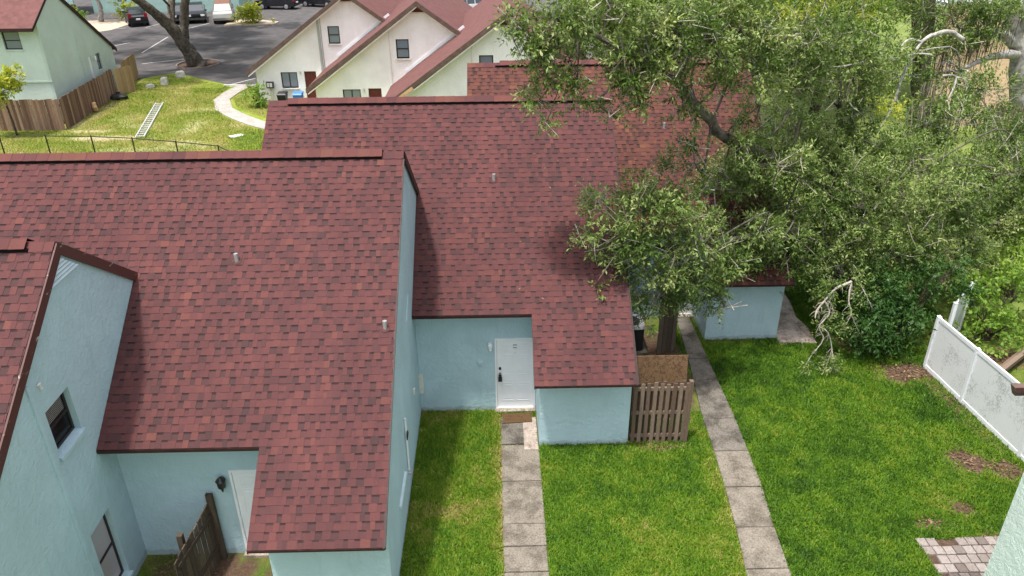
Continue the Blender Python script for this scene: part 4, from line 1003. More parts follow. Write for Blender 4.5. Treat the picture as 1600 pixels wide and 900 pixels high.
b_ = MB(); b_.box((23.9, 41.9, 6.51), (48.1, 42.25, 6.75)); b_.build('parapet', M['white_paint'], ph)

# ------------------------------------------------------------------ loose things on the back lawn
ld = thing('ladder', 'long pale aluminium ladder lying flat on the back lawn', 'ladder', (-20.4, 45.3, 0))
p0, p1 = Vector((-19.48, 41.5, .08)), Vector((-21.3, 49.1, .08)); d = (p1-p0).normalized(); sd_ = Vector((d.y, -d.x, 0))
for s_ in (-1, 1):
    b_ = MB(); b_.bar(p0+sd_*.22*s_, p1+sd_*.22*s_, .05, .09); b_.build('side_rail', M['alu'], ld)
n_ = 17
for k in range(n_):
    c = p0.lerp(p1, (k+.5)/n_); b_ = MB(); b_.bar(c-sd_*.2, c+sd_*.2, .08, .05); b_.build('rung', M['alu'], ld)
def block(label, x, y, s, rz, mat_, nm='concrete_block', h=None, cat='block'):
    root = thing(nm, label, cat, (x, y, 0), local=True, rz=rz); h = h or s
    b_ = MB(); a = s/2
    b_.prism([(-a, -a*.7, 0), (a, -a*.7, 0), (a, a*.7, 0), (-a, a*.7, 0)], [(-a*.85, -a*.6, h*.93), (a*.9, -a*.62, h), (a*.86, a*.6, h), (-a*.9, a*.62, h*.9)]); b_.build('body', mat_, root)
    b_ = MB(); b_.prism([(-a*.8, -a*.55, h*.9+.02), (a*.8, -a*.55, h+.01), (a*.8, a*.55, h+.01), (-a*.8, a*.55, h*.9+.01)], [(-a*.6, -a*.4, h+.05), (a*.6, -a*.4, h+.06), (a*.6, a*.4, h+.06), (-a*.6, a*.4, h+.05)]); b_.build('cap', mat_, root)
    return root
M['block'] = plain('chalky_concrete', (.50, .48, .44), .9, .35, 7)
block('grey white block farthest along the lawn edge, by the asphalt', -22.7, 56.75, .62, .5, M['block'], h=.42)
block('grey white upright block midway along the lawn edge', -22.95, 54.4, .48, .1, M['block'], h=.5)
block('low pale block nearest the tan gate', -23.65, 53.6, .55, .6, M['block'], h=.22)
bb = thing('bin_bag', 'black bin bag against the foot of the brown board fence', 'bag', (-24.4, 50.4, 0), local=True)
b_ = MB(); rb_ = random.Random(3); rings = []
for k, (r_, z) in enumerate(((.3, .0), (.42, .1), (.40, .24), (.26, .36), (.08, .42), (.12, .5))):
    rings.append([(r_*1.4*math.cos(a_*math.pi/5)*rb_.uniform(.85, 1.1), r_*math.sin(a_*math.pi/5)*rb_.uniform(.85, 1.1), z) for a_ in range(10)])
for r0, r1 in zip(rings[:-1], rings[1:]): b_.prism(r0, r1, caps=False)
b_.quad(rings[-1]); b_.build('sack', M['black_plastic'], bb)
b_ = MB(); b_.cyl((.02, 0, .40), (.02, 0, .43), .1, k=10); b_.build('tie', M['dark_metal'], bb)
lg = MB(); lg.tube([(-24.5, 47.35, .12, .15), (-24.45, 47.2, .35, .145), (-24.5, 47.25, .62, .13)], 9, 3, .05); tag(lg.build('log', M['light_wood']), 'short upright log beside the brown board fence', 'log')
b_ = MB(); b_.obox((-14.3, 41.7, .03), (.8, .6, 0), (-.6, .8, 0), (0, 0, 1), .36, .22, .018); tag(b_.build('white_sheet', M['white_paint']), 'white rectangular sheet lying on the back lawn', 'sheet')

# ------------------------------------------------------------------ cars
def car(label, loc, rz, paint, kind, cat='car', roof_m=None, wind_m=None):
    root = thing('parked_car', label, cat, (*loc, .012), 'cars parked in the car park', local=True, rz=rz)
    if kind == 'suv': low = [(-2.25, .35), (2.2, .35), (2.3, .6), (2.2, .92), (1.25, 1.06), (-2.1, 1.12), (-2.32, .95), (-2.34, .6)]; top = [(1.2, 1.05), (.35, 1.62), (-.6, 1.7), (-1.85, 1.64), (-2.15, 1.1)]; W = .93
    elif kind == 'van': low = [(-2.2, .38), (2.35, .38), (2.45, .62), (2.35, .98), (1.45, 1.14), (-2.2, 1.18), (-2.35, .9), (-2.35, .6)]; top = [(1.4, 1.12), (.6, 1.78), (-.4, 1.88), (-2.0, 1.84), (-2.25, 1.15)]; W = .97
    else: low = [(-2.2, .32), (2.2, .32), (2.3, .52), (2.2, .8), (1.0, .94), (-1.4, .98), (-2.2, .92), (-2.3, .6)]; top = [(1.0, .93), (.2, 1.38), (-.7, 1.43), (-1.3, 1.32), (-1.9, .97)]; W = .9
    def loft(prof, w0, w1, zb, zt):
        b_ = MB(); f = lambda z: w0+(w1-w0)*min(1, max(0, (z-zb)/(zt-zb)))
        L = [(x, f(z), z) for x, z in prof]; Rr = [(x, -f(z), z) for x, z in prof]
        b_.quad(L); b_.quad(Rr[::-1])
        for i in range(len(prof)):
            j = (i+1) % len(prof); b_.quad([L[j], L[i], Rr[i], Rr[j]])
        return b_
    body = loft(low, W, W*.94, .35, 1.1).build('car_body', paint, root)
    zt = max(z for _, z in top); zb = top[0][1]
    cab = loft(top, W*.93, W*.76, zb, zt).build('cabin', roof_m or paint, root)
    f = lambda z: W*.93+(W*.76-W*.93)*(z-zb)/(zt-zb)
    # glazing set on the cabin
    def glz(p, q, a0, a1, mm, nm):
        (x0, z0), (x1, z1) = p, q; P = lambda t_, s_, e: (x0+(x1-x0)*t_, s_*(f(z0+(z1-z0)*t_)-.07), z0+(z1-z0)*t_)
        nx, nz = (z1-z0), -(x1-x0); l_ = math.hypot(nx, nz); sg = 1 if (nx*1) * (1 if x0 > 0 else -1) > 0 else -1; nx, nz = sg*nx/l_*.012, sg*nz/l_*.012
        if nz < 0 and abs(nz) > abs(nx): nx, nz = -nx, -nz
        b_ = MB(); q4 = [P(a0, 1, 0), P(a0, -1, 0), P(a1, -1, 0), P(a1, 1, 0)]
        b_.prism([(x, y, z) for x, y, z in q4], [(x+nx, y, z+abs(nz)) for x, y, z in q4]); b_.build(nm, mm, cab)
    glz(top[0], top[1], .08, .92, wind_m or M['car_glass'], 'windscreen')
    glz(top[-1], top[-2], .2, .9, M['car_glass'], 'rear_window')
    for s_ in (1, -1):
        xs_ = [(.98, .12), (.08, -.75), (-.82, -1.75)]
        for xa, xb in xs_:
            za, zc = zb+.1, zt-.12
            lim = lambda x, z: max(min(x, top[0][0]-.1-(z-zb)*1.25), top[-1][0]+.12+(z-zb)*.5)
            b_ = MB(); q4 = [(lim(xa, za), za), (lim(xb, za), za), (lim(xb, zc), zc), (lim(xa, zc), zc)]
            b_.prism([(x, s_*(f(z)-.004), z) for x, z in q4], [(x, s_*(f(z)+.012), z) for x, z in q4]); b_.build('side_window', M['car_glass'], cab)
    for wx in (1.42, -1.4):
        for s_ in (1, -1):
            b_ = MB(); b_.cyl((wx, s_*(W-.2), .33), (wx, s_*(W+.015), .33), .335, k=18); wl = b_.build('wheel', M['tyre'], root)
            b_ = MB(); b_.cyl((wx, s_*(W+.0155), .33), (wx, s_*(W+.03), .33), .22, .19, 14); b_.build('rim', M['rim'], wl)
    zl = low[3][1]
    for s_ in (1, -1):
        b_ = MB(); b_.obox((2.22, s_*(W-.3), zl-.12), (0, 1, 0), (-.2, 0, 1), (1, 0, .2), .2, .09, .06); b_.build('headlight', M['head'], root)
        b_ = MB(); b_.obox((-2.27 if kind != 'sedan' else -2.24, s_*(W-.2), low[5][1]-.05), (0, 1, 0), (0, 0, 1), (1, 0, 0), .16, .2 if kind != 'sedan' else .09, .07); b_.build('tail_light', M['tail'], root)
        b_ = MB(); b_.obox((.95, s_*(W+.06), zb+.06), (1, 0, 0), (0, 1, 0), (0, 0, 1), .09, .1, .07); b_.build('mirror', paint, root)
    b_ = MB(); b_.box((2.2, -W+.1, .38), (2.38, W-.1, .56)); b_.build('bumper', M['dark_metal'] if paint != M['car_silver'] else paint, root)
    b_ = MB(); b_.box((-2.42, -W+.1, .38), (-2.25, W-.1, .58)); b_.build('bumper', paint, root)
    b_ = MB(); b_.box((2.26, -.45, zl-.2), (2.34, .45, zl-.06)); b_.build('grille', M['black_metal'], root)
    b_ = MB(); b_.box((-2.435, -.2, .66), (-2.3, .2, .80)); b_.build('number_plate', M['plate'], root)
    return root
car('dark suv seen from behind with red tail lights and white plate', (-36.2, 82.3), R(118), M['car_dark'], 'suv', 'suv')
car('black car mostly hidden behind the leaning oak trunk', (-32.3, 83.6), R(-65), M['car_dark'], 'suv', 'car')
car('black car parked nose out between the trunk and the silver van', (-30.7, 84.0), R(-72), M['car_dark'], 'suv')
car('silver van with a brown roof facing the car park', (-27.75, 83.6), R(-75), M['car_silver'], 'van', 'van', M['van_brown'], M['car_glass_pale'])
car('long black suv with red tail lights parked behind the bright island shrub', (-24.5, 92.4), R(172), M['car_dark'], 'suv', 'suv')
car('black sedan with alloy wheels at the far right of the parked row', (-20.0, 94.0), R(-20), M['car_dark'], 'sedan')
car('white car glimpsed beyond the roofs of the white houses', (-3.0, 86.5), R(200), M['car_white'], 'suv')
for k, (x, y, z) in enumerate(((-22.4, 80, 0),)): pass

# building and fence beyond the car park
tb = thing('teal_building', 'teal stucco building behind the parked dark suv', 'building', (-42, 92, 0))
b_ = MB(); b_.slab([(-44, 0), (-28, 0), (-28, 5.4), (-44, 5.4)], [[(-41.2, 1.2), (-40.2, 1.2), (-40.2, 2.4), (-41.2, 2.4)]], (0, 90, 0), (1, 0, 0), (0, 0, 1), .2); b_.build('wall', M['teal'], tb)
window_unit(tb, (-41.18, 90.08, 1.22), (1, 0, 0), (0, 0, 1), .96, 1.16, .06, True, M['glass_dark'], .06)
b_ = MB(); b_.prism([(-44.5, 89.4, 5.2), (-27.5, 89.4, 5.2), (-27.5, 95, 8), (-44.5, 95, 8)], [(-44.5, 89.4, 5.35), (-27.5, 89.4, 5.35), (-27.5, 95, 8.15), (-44.5, 95, 8.15)]); b_.build('roof', M['roof_far'], tb)
b_ = MB(); b_.box((-28.2, 90.201, 0), (-28.0, 95, 5.3)); b_.build('side_wall', M['teal'], tb)
bf2 = thing('back_fence', 'brown fence in the far upper left behind the small garden shrubs', 'fence', (-45, 82, 0))
board_run(bf2, (-54, 80), (-42.5, 83.5), 1.8, M['wood_dark'], .3, .02, rr=rf); rails(bf2, (-54, 80), (-42.5, 83.5), (.4, 1.4), M['wood_dark'], .05)
gb = thing('grey_building', 'grey building with dark windows at the top left edge', 'building', (-50, 90, 0))
b_ = MB(); b_.slab([(-62, 0), (-45, 0), (-45, 5), (-62, 5)], [[(-50, 1), (-48.6, 1), (-48.6, 3), (-50, 3)]], (0, 88, 0), (1, 0, 0), (0, 0, 1), .2); b_.build('wall', M['teal'], gb)
window_unit(gb, (-49.98, 88.08, 1.02), (1, 0, 0), (0, 0, 1), 1.36, 1.96, .08, True, M['glass_dark'], .06)
b_ = MB(); b_.box((-62, 88.2, 4.8), (-45, 95, 5.0)); b_.build('roof', M['roof_far'], gb)

# ------------------------------------------------------------------ vegetation
OAK_CLUMPS=[(7.12, 20.6, 4.97, 1.27, 1.0, 1.2, 1.0), (8.44, 21.4, 5.26, 1.49, 1.11, 1.24, 1.0), (9.39, 20.5, 4.3, 1.65, 1.32, 1.63, 1.0), (7.61, 19.8, 3.64, 1.44, 1.07, 1.2, 1.0), (7.41, 19.6, 2.74, 0.73, 0.56, 0.65, 1.0), (8.73, 19.8, 2.93, 1.19, 0.91, 1.06, 1.0), (11.06, 22.0, 4.74, 1.73, 1.31, 1.5, 1.0), (10.5, 20.3, 2.98, 1.49, 1.15, 1.35, 1.0), (12.18, 21.0, 3.67, 1.71, 1.37, 1.68, 1.0), (11.92, 20.5, 2.13, 1.34, 0.94, 0.96, 1.0), (13.81, 22.0, 3.89, 1.57, 1.33, 1.74, 1.0), (13.91, 21.3, 2.05, 1.39, 1.05, 1.21, 1.0), (15.73, 23.0, 3.71, 1.43, 1.22, 1.59, 1.0), (16.8, 23.0, 3.26, 1.03, 0.97, 1.38, 1.0), (15.76, 22.5, 2.59, 1.03, 0.83, 1.03, 1.0), (15.18, 21.5, 1.15, 0.71, 0.54, 0.63, 1.0), (9.76, 19.5, 2.24, 0.83, 0.65, 0.77, 1.0), (6.11, 19.8, 4.8, 0.84, 0.69, 0.88, 1.0), (17.06, 24.0, 4.44, 0.84, 0.71, 0.93, 1.0), (4.41, 17.2, 4.78, 1.33, 0.93, 0.95, 1.0), (3.39, 16.9, 5.25, 0.94, 0.67, 0.71, 1.0), (2.5, 16.7, 5.75, 0.5, 0.38, 0.43, 0.7), (2.41, 16.5, 4.82, 0.51, 0.4, 0.47, 0.7), (3.17, 16.6, 4.31, 0.69, 0.55, 0.68, 1.0), (4.29, 16.9, 3.72, 1.03, 0.74, 0.79, 1.0), (5.39, 17.5, 3.76, 0.78, 0.71, 0.99, 1.0), (3.96, 16.9, 2.92, 0.72, 0.55, 0.64, 1.0), (4.99, 17.2, 3.01, 0.81, 0.6, 0.65, 1.0), (3.69, 16.7, 2.39, 0.19, 0.23, 0.39, 0.8), (5.73, 17.2, 2.67, 0.36, 0.36, 0.55, 0.7), (4.25, 17.6, 5.71, 0.59, 0.48, 0.59, 0.5), (3.17, 17.2, 5.79, 0.24, 0.26, 0.4, 0.5), (2.92, 16.6, 3.28, 0.47, 0.37, 0.45, 0.6), (2.34, 16.4, 3.48, 0.43, 0.25, 0.17, 0.5), (4.86, 18.0, 6.05, 0.47, 0.47, 0.7, 0.45), (6.31, 18.7, 6.19, 0.55, 0.4, 0.43, 1.3), (7.13, 19.0, 5.69, 0.66, 0.48, 0.52, 1.2), (8.03, 19.2, 5.26, 0.58, 0.43, 0.49, 1.1), (6.9, 18.3, 4.06, 0.57, 0.41, 0.45, 1.2), (7.64, 18.6, 3.74, 0.51, 0.39, 0.46, 1.1), (3.57, 16.9, 8.56, 0.33, 0.28, 0.37, 1.5), (3.23, 16.8, 8.8, 0.3, 0.28, 0.4, 1.5), (4.07, 17.2, 8.63, 0.37, 0.31, 0.41, 1.4), (3.16, 16.7, 7.89, 0.17, 0.15, 0.22, 1.3), (5.27, 18.3, 7.92, 0.33, 0.31, 0.44, 1.2), (4.6, 17.6, 7.65, 0.3, 0.21, 0.23, 1.1), (4.22, 17.5, 7.46, 0.15, 0.13, 0.16, 1), (0.59, 16.2, 9.54, 0.34, 0.37, 0.6, 1.45), (1.25, 16.3, 9.73, 0.65, 0.47, 0.52, 1.45), (1.02, 16.2, 8.84, 0.48, 0.39, 0.5, 1.45), (0.92, 16.0, 8.16, 0.24, 0.25, 0.39, 1.45), (1.09, 15.9, 7.74, 0.19, 0.14, 0.16, 0.9), (1.73, 16.3, 8.48, 0.3, 0.29, 0.42, 1.45), (1.82, 16.4, 9.83, 0.47, 0.33, 0.35, 1.45), (2.45, 16.6, 9.88, 0.45, 0.35, 0.41, 1.45), (3.22, 17.0, 9.39, 0.6, 0.52, 0.7, 1.45), (2.93, 16.8, 8.45, 0.36, 0.39, 0.62, 1.45), (2.53, 16.5, 7.7, 0.31, 0.22, 0.25, 0.9), (2.66, 16.7, 8.88, 0.33, 0.32, 0.48, 1.45), (3.91, 17.4, 9.32, 0.73, 0.58, 0.71, 1.45), (4.76, 18.0, 8.84, 0.61, 0.5, 0.62, 1.45), (4.98, 18.6, 9.5, 0.86, 0.63, 0.69, 1.45), (5.93, 19.0, 9.05, 0.92, 0.72, 0.85, 1.45), (6.49, 19.4, 7.9, 0.71, 0.56, 0.68, 1.45), (6.91, 19.8, 6.99, 0.47, 0.41, 0.56, 0.8), (4.34, 17.8, 7.87, 0.27, 0.21, 0.26, 0.8), (4.92, 18.6, 6.95, 0.28, 0.21, 0.25, 0.8), (7.91, 20.5, 8.71, 1.24, 0.89, 0.96, 1.0), (8.16, 20.5, 7.23, 1.1, 0.85, 0.99, 1.0), (10.1, 22.5, 8.19, 1.21, 0.89, 0.97, 1.0), (10.06, 22.0, 6.86, 1.18, 0.91, 1.06, 1.0), (10.47, 22.0, 5.73, 0.98, 0.71, 0.75, 1.0), (7.47, 22.0, 10.44, 1.7, 1.23, 1.32, 0.5), (10.62, 24.0, 10.09, 1.68, 1.19, 1.24, 0.5)]
HANG_CLUMPS=[(8.89, 18.05, 1.51, 0.21, 0.28, 0.51, 0.8), (8.72, 17.75, 0.24, 0.25, 0.27, 0.44, 0.8), (9.29, 17.7, 0.16, 0.29, 0.32, 0.51, 1), (9.14, 18.4, 2.21, 0.46, 0.3, 0.27, 1), (9.77, 18.2, 1.3, 0.28, 0.24, 0.32, 1), (9.54, 17.65, -0.35, 0.18, 0.15, 0.2, 0.9), (10.05, 18.6, 2.09, 0.36, 0.26, 0.28, 1)]
OAK2_CLUMPS=[(12.89, 26.0, 6.85, 1.03, 0.78, 0.9, 1.0), (13.98, 24.5, 5.08, 1.26, 0.82, 0.75, 1.0), (15.23, 24.5, 5.17, 1.47, 0.96, 0.89, 1.0), (16.13, 28.0, 6.31, 1.39, 0.87, 0.72, 0.8), (16.75, 26.0, 5.85, 0.87, 0.74, 0.97, 1.0), (17.07, 29.0, 7.48, 1.41, 0.95, 0.91, 1.0), (18.2, 29.0, 7.69, 0.56, 0.48, 0.62, 0.8), (14.94, 30.0, 5.19, 0.65, 0.6, 0.83, 0.7), (15.54, 29.0, 7.94, 1.4, 0.89, 0.77, 0.8), (17.86, 29.0, 8.03, 1.4, 0.84, 0.65, 1.0), (17.31, 25.5, 4.42, 0.88, 0.6, 0.59, 0.8), (15.35, 29.0, 9.66, 2.71, 1.73, 1.51, 0.5)]
YELLOW_CLUMPS=[(10.55, 24.5, 8.61, 0.98, 0.68, 0.7, 1.0), (11.98, 23.0, 5.72, 0.71, 0.48, 0.48, 1.0), (9.04, 24.0, 8.87, 0.96, 0.61, 0.53, 1.0)]
OAK_LIMBS=[[(11.6, 22.6, 0, 0.42), (11.4, 22.5, 1.2, 0.34), (11.0, 22.3, 2.6, 0.3)], [(11.0, 22.3, 2.6, 0.24), (9.6, 21.8, 4.2, 0.2), (6.1, 19.4, 6.18, 0.14), (5.42, 18.9, 6.83, 0.125), (4.89, 18.5, 7.3, 0.115), (4.28, 18.0, 8.0, 0.1), (3.34, 17.2, 8.54, 0.08), (2.24, 16.6, 9.27, 0.055), (1.4, 16.3, 9.7, 0.04)], [(11.0, 22.3, 2.6, 0.2), (9.8, 20.9, 2.9, 0.13), (8.0, 19.4, 3.6, 0.085), (5.47, 17.9, 3.94, 0.055), (4.34, 17.3, 4.05, 0.04), (3.2, 16.9, 4.68, 0.025)], [(11.0, 22.3, 2.6, 0.22), (11.9, 22.3, 3.8, 0.14), (13.2, 22.5, 4.2, 0.08)], [(11.0, 22.3, 2.6, 0.2), (10.6, 22.2, 4.4, 0.13), (10.2, 22.4, 6.2, 0.07), (10, 22.6, 8, 0.04)], [(11.0, 22.3, 2.6, 0.15), (10.8, 20.8, 3.6, 0.1), (10.0, 19.6, 4.2, 0.06)]]
OAK2_LIMBS=[[(24.4, 31, -0.1, 0.45), (22.57, 31.0, 1.35, 0.33), (21.67, 31.0, 3.57, 0.3), (20.91, 31.0, 5.91, 0.29), (20.19, 31.0, 7.62, 0.26), (19.71, 31.0, 9.46, 0.22)], [(20.75, 31.0, 6.28, 0.22), (19.9, 30.6, 6.78, 0.19), (18.95, 30.2, 7.09, 0.16), (18.23, 30.0, 7.03, 0.1), (17.18, 29.6, 7.39, 0.06)], [(20.87, 31.0, 6.03, 0.2), (19.58, 30.0, 6.21, 0.15), (18.36, 29.0, 6.27, 0.1), (16.9, 28.0, 6.07, 0.07)], [(20.69, 31.0, 6.65, 0.16), (20.38, 30.6, 7.67, 0.1), (18.74, 30.0, 8.67, 0.07)]]
BARE_LIMBS=[[(16.11, 27.0, 7.33, 0.085), (15.62, 27.0, 7.59, 0.085), (14.97, 26.8, 7.54, 0.07), (14.48, 26.6, 7.33, 0.06), (14.15, 26.4, 6.82, 0.052), (13.88, 26.2, 6.27, 0.047), (13.7, 26.0, 5.67, 0.042), (13.48, 25.8, 5.06, 0.034), (13.11, 25.6, 4.49, 0.025)], [(14.48, 26.6, 7.33, 0.05), (13.92, 26.4, 7.46, 0.035), (13.54, 26.2, 7.16, 0.03), (13.35, 26.2, 6.87, 0.02)], [(14.94, 26.6, 6.9, 0.04), (14.25, 26.4, 6.99, 0.03), (13.83, 26.3, 6.89, 0.02)], [(15.01, 25.8, 6.38, 0.035), (15.5, 25.8, 6.32, 0.035), (15.33, 25.6, 5.74, 0.035), (15.01, 25.4, 5.36, 0.028), (14.78, 25.3, 5.07, 0.015)], [(16.02, 25.8, 5.69, 0.02), (15.79, 25.8, 6.23, 0.025), (15.5, 25.8, 6.32, 0.03)], [(8.87, 21.2, 7.68, 0.012), (9.53, 21.3, 7.66, 0.022), (10.21, 21.4, 7.77, 0.03)], [(13.7, 26.0, 5.67, 0.035), (13.87, 25.6, 4.89, 0.02), (13.59, 25.5, 4.56, 0.012)], [(9.89, 21.4, 6.82, 0.022), (10.01, 21.3, 6.57, 0.018), (10.22, 21.2, 6.43, 0.01)]]
HANG_TWIGS=[[(9.72, 18.6, 2.39, 0.03), (9.22, 18.4, 2.27, 0.026), (8.89, 18.2, 2.02, 0.022), (8.68, 18.1, 1.78, 0.018), (8.64, 18.0, 1.58, 0.012)], [(8.89, 18.2, 2.02, 0.02), (9.05, 18.1, 1.68, 0.018), (8.79, 18.0, 1.33, 0.014), (8.93, 17.9, 0.98, 0.012), (8.65, 17.8, 0.53, 0.008)], [(8.79, 18.0, 1.33, 0.014), (9.03, 17.9, 1.18, 0.012), (9.18, 17.8, 0.73, 0.012), (9.27, 17.7, 0.27, 0.009), (9.49, 17.7, -0.17, 0.006)], [(9.27, 17.7, 0.27, 0.008), (9.16, 17.6, -0.13, 0.006), (9.3, 17.6, -0.48, 0.004)], [(9.18, 17.8, 0.73, 0.008), (9.07, 17.7, 0.16, 0.006), (8.92, 17.6, -0.19, 0.004)], [(8.65, 17.8, 0.53, 0.007), (8.48, 17.7, 0.24, 0.005), (8.39, 17.6, -0.07, 0.004)], [(9.72, 18.6, 2.39, 0.022), (9.66, 18.4, 1.9, 0.018), (9.76, 18.3, 1.55, 0.014), (9.59, 18.2, 1.1, 0.008)], [(9.76, 18.3, 1.55, 0.01), (9.93, 18.2, 1.19, 0.007), (10.05, 18.2, 0.98, 0.004)], [(9.05, 18.1, 1.68, 0.012), (8.99, 18.2, 2.02, 0.01), (9.14, 18.1, 1.78, 0.008), (9.04, 18.0, 1.53, 0.005)], [(10.11, 18.8, 2.18, 0.014), (10.27, 18.6, 1.88, 0.009), (10.41, 18.5, 1.63, 0.005)]]

def norm(a): return a/np.maximum(np.linalg.norm(a, axis=1, keepdims=True), 1e-9)
def leaf_cloud(clumps, dens, L, Wd, rng, per=9, twig=.34, droop=.15, up=.25, tone=0.0, spread=1.0, shell=2.4, cap=None):
    """leaves set along short sprigs that fill lumpy ellipsoids; returns verts, quads, tones and the sprig axes"""
    Vs, Ts, axes = [], [], []
    for (cx, cy, cz, rx, ry, rz, w) in clumps:
        ns = max(6, int(dens*w*(rx*ry*rz)**(2/3)*4.2))
        nsub = max(3, int(round(9*w*(rx*ry*rz)**(1/3)+3)))
        sd0 = norm(rng.normal(size=(nsub, 3))); sr = rng.random(nsub)**(1/shell); pick = rng.integers(0, nsub, ns)
        q0 = sd0[pick]*sr[pick][:, None]+rng.normal(size=(ns, 3))*.2
        rad = np.minimum(np.linalg.norm(q0, axis=1), 1.12); dr = norm(q0)
        ph = rng.random(3)*6.28
        lump = 1+.22*np.sin(dr[:, 0]*5+ph[0])*np.sin(dr[:, 1]*5+ph[1])+.18*np.sin(dr[:, 2]*7+ph[2])
        p = np.array([cx, cy, cz])+dr*(rad*lump)[:, None]*np.array([rx, ry, rz])*.92
        d = norm(dr*.8+rng.normal(size=(ns, 3))*.55+np.array([0, 0, up-droop]))
        cl_t = rng.normal(0, .05)
        spt = rng.normal(0, .10, nsub)[pick]+rng.normal(0, .09, ns)
        tl = twig*rng.uniform(.6, 1.3, ns)
        axes.append(np.concatenate([p, p+d*tl[:, None]], 1))
        for k in range(per):
            t_ = (k+.6)/per
            base = p+d*(tl*t_)[:, None]
            q = rng.normal(size=(ns, 3)); perp = norm(q-d*np.sum(q*d, 1, keepdims=True))
            ld = norm(d*.55+perp*spread+np.array([0, 0, .12-droop*.6]))
            if k == per-1: ld = norm(d+perp*.3)
            upv = np.array([0, 0, 1])+rng.normal(size=(ns, 3))*.55
            sd2 = norm(np.cross(ld, upv)); l_ = L*rng.uniform(.7, 1.25, ns)[:, None]; w_ = Wd*rng.uniform(.75, 1.2, ns)[:, None]
            nn = np.cross(sd2, ld)
            v = np.stack([base, base+ld*l_*.55+sd2*w_/2+nn*l_*.05, base+ld*l_-nn*l_*.08, base+ld*l_*.5-sd2*w_/2+nn*l_*.05], 1)
            Vs.append(v.reshape(-1, 3)); Ts.append(.605+tone+cl_t+spt+rng.normal(0, .10, ns))
    V = np.concatenate(Vs); T = np.concatenate(Ts); Fq = np.arange(len(V)).reshape(-1, 4)
    return V, Fq, T, np.concatenate(axes)
def twig_mesh(axes, rng, frac, r0=.006, name='twigs', parent=None):
    k = rng.random(len(axes)) < frac; A = axes[k]; p, q = A[:, :3], A[:, 3:]
    p = p-(q-p)*rng.uniform(.5, 1.8, len(A))[:, None]
    d = norm(q-p); e = norm(np.cross(d, np.array([.3, .2, 1]))); g = np.cross(d, e)
    r = r0*rng.uniform(.6, 1.8, len(A))[:, None]; ring = []
    mid = (p+q)/2+rng.normal(size=p.shape)*.03
    for c, s_ in ((p, 1.2), (mid, 1), (q, .5)):
        for an in (0, 2.094, 4.189): ring.append(c+(e*math.cos(an)+g*math.sin(an))*r*s_)
    V = np.stack(ring, 1); n = len(A); V = V.reshape(-1, 3); o_ = np.arange(n)[:, None]*9; Fs = []
    for lv in (0, 3):
        for j in range(3): Fs.append(o_+np.array([lv+j, lv+(j+1) % 3, lv+3+(j+1) % 3, lv+3+j]))
    return np_mesh(name, V, np.concatenate(Fs), rng.random(n*6), M['twig'], parent)
def bough_links(mb, clumps, limbs, rng, r0=.045, reach=6):
    """a curved branch from the nearest limb point to each clump, with forks inside it"""
    P = np.array([p for L in limbs[1:] or limbs for p in L])
    for c in clumps:
        cc = np.array(c[:3]); dd = np.linalg.norm(P[:, :3]-cc, axis=1); i = int(np.argmin(dd))
        if dd[i] > reach: continue
        a = P[i]; mid = (a[:3]+cc)/2+rng.normal(size=3)*.3*min(1.5, dd[i])+np.array([0, 0, .15*dd[i]])
        r = min(r0, a[3]*.5)
        mb.tube([(*a[:3], r), (*mid, r*.8), (*cc, r*.5)], 5, 4, .15)
        for k in range(4):
            e = cc+rng.normal(size=3)*np.array(c[3:6])*.55
            m2 = (cc+e)/2+rng.normal(size=3)*.08
            mb.tube([(*cc, r*.5), (*m2, r*.33), (*e, r*.14)], 4, 3, .1)

# big oak over the side path
oak = thing('oak_tree', 'large spreading oak whose branches cover the roofs and right half of the picture', 'tree', (11.6, 22.6, 0))
b_ = MB(); ro = random.Random(1)
for L in OAK_LIMBS: b_.tube(L, 10, 5, .12, rng=ro)
bough_links(b_, OAK_CLUMPS, OAK_LIMBS, RNG, .035)
b_.build('trunk', M['bark_oak'], oak, True)
V, Fq, T, ax = leaf_cloud(OAK_CLUMPS, 84, .12, .044, RNG, per=10, twig=.36)
np_mesh('crown', V, Fq, T, M['oak_leaf'], oak)
twig_mesh(ax, RNG, .16, .008, 'twigs', oak)['kind'] = 'stuff'
V, Fq, T, ax = leaf_cloud(HANG_CLUMPS, 80, .10, .036, RNG, per=8, twig=.28, droop=.5)
tag_ = np_mesh('hanging_leaves', V, Fq, T, M['oak_leaf'], oak)
V, Fq, T, ax = leaf_cloud(YELLOW_CLUMPS, 50, .1, .04, RNG, per=9, twig=.32)
np_mesh('yellowing_leaves', V, Fq, T, M['yellow_leaf'], oak)
for L in HANG_TWIGS:
    b_ = MB(); b_.tube([(x, y, z, q*1.25) for x, y, z, q in L], 6, 4, .25, rng=ro)
    for k in range(len(L)-1):
        for q in range(4):
            f_ = ro.random(); a_ = [L[k][i]+(L[k+1][i]-L[k][i])*f_ for i in range(4)]; dx_, dy_ = ro.uniform(-.22, .22), ro.uniform(-.15, .15); dz_ = -ro.uniform(.08, .32); w_ = max(.004, a_[3]*.5)
            b_.tube([(a_[0], a_[1], a_[2], w_), (a_[0]+dx_*.6, a_[1]+dy_*.6, a_[2]+dz_*.3, w_*.8), (a_[0]+dx_, a_[1]+dy_, max(.1, a_[2]+dz_), w_*.4)], 5, 3, .2, rng=ro)
    b_.build('bare_twig', M['twig'], oak, True)
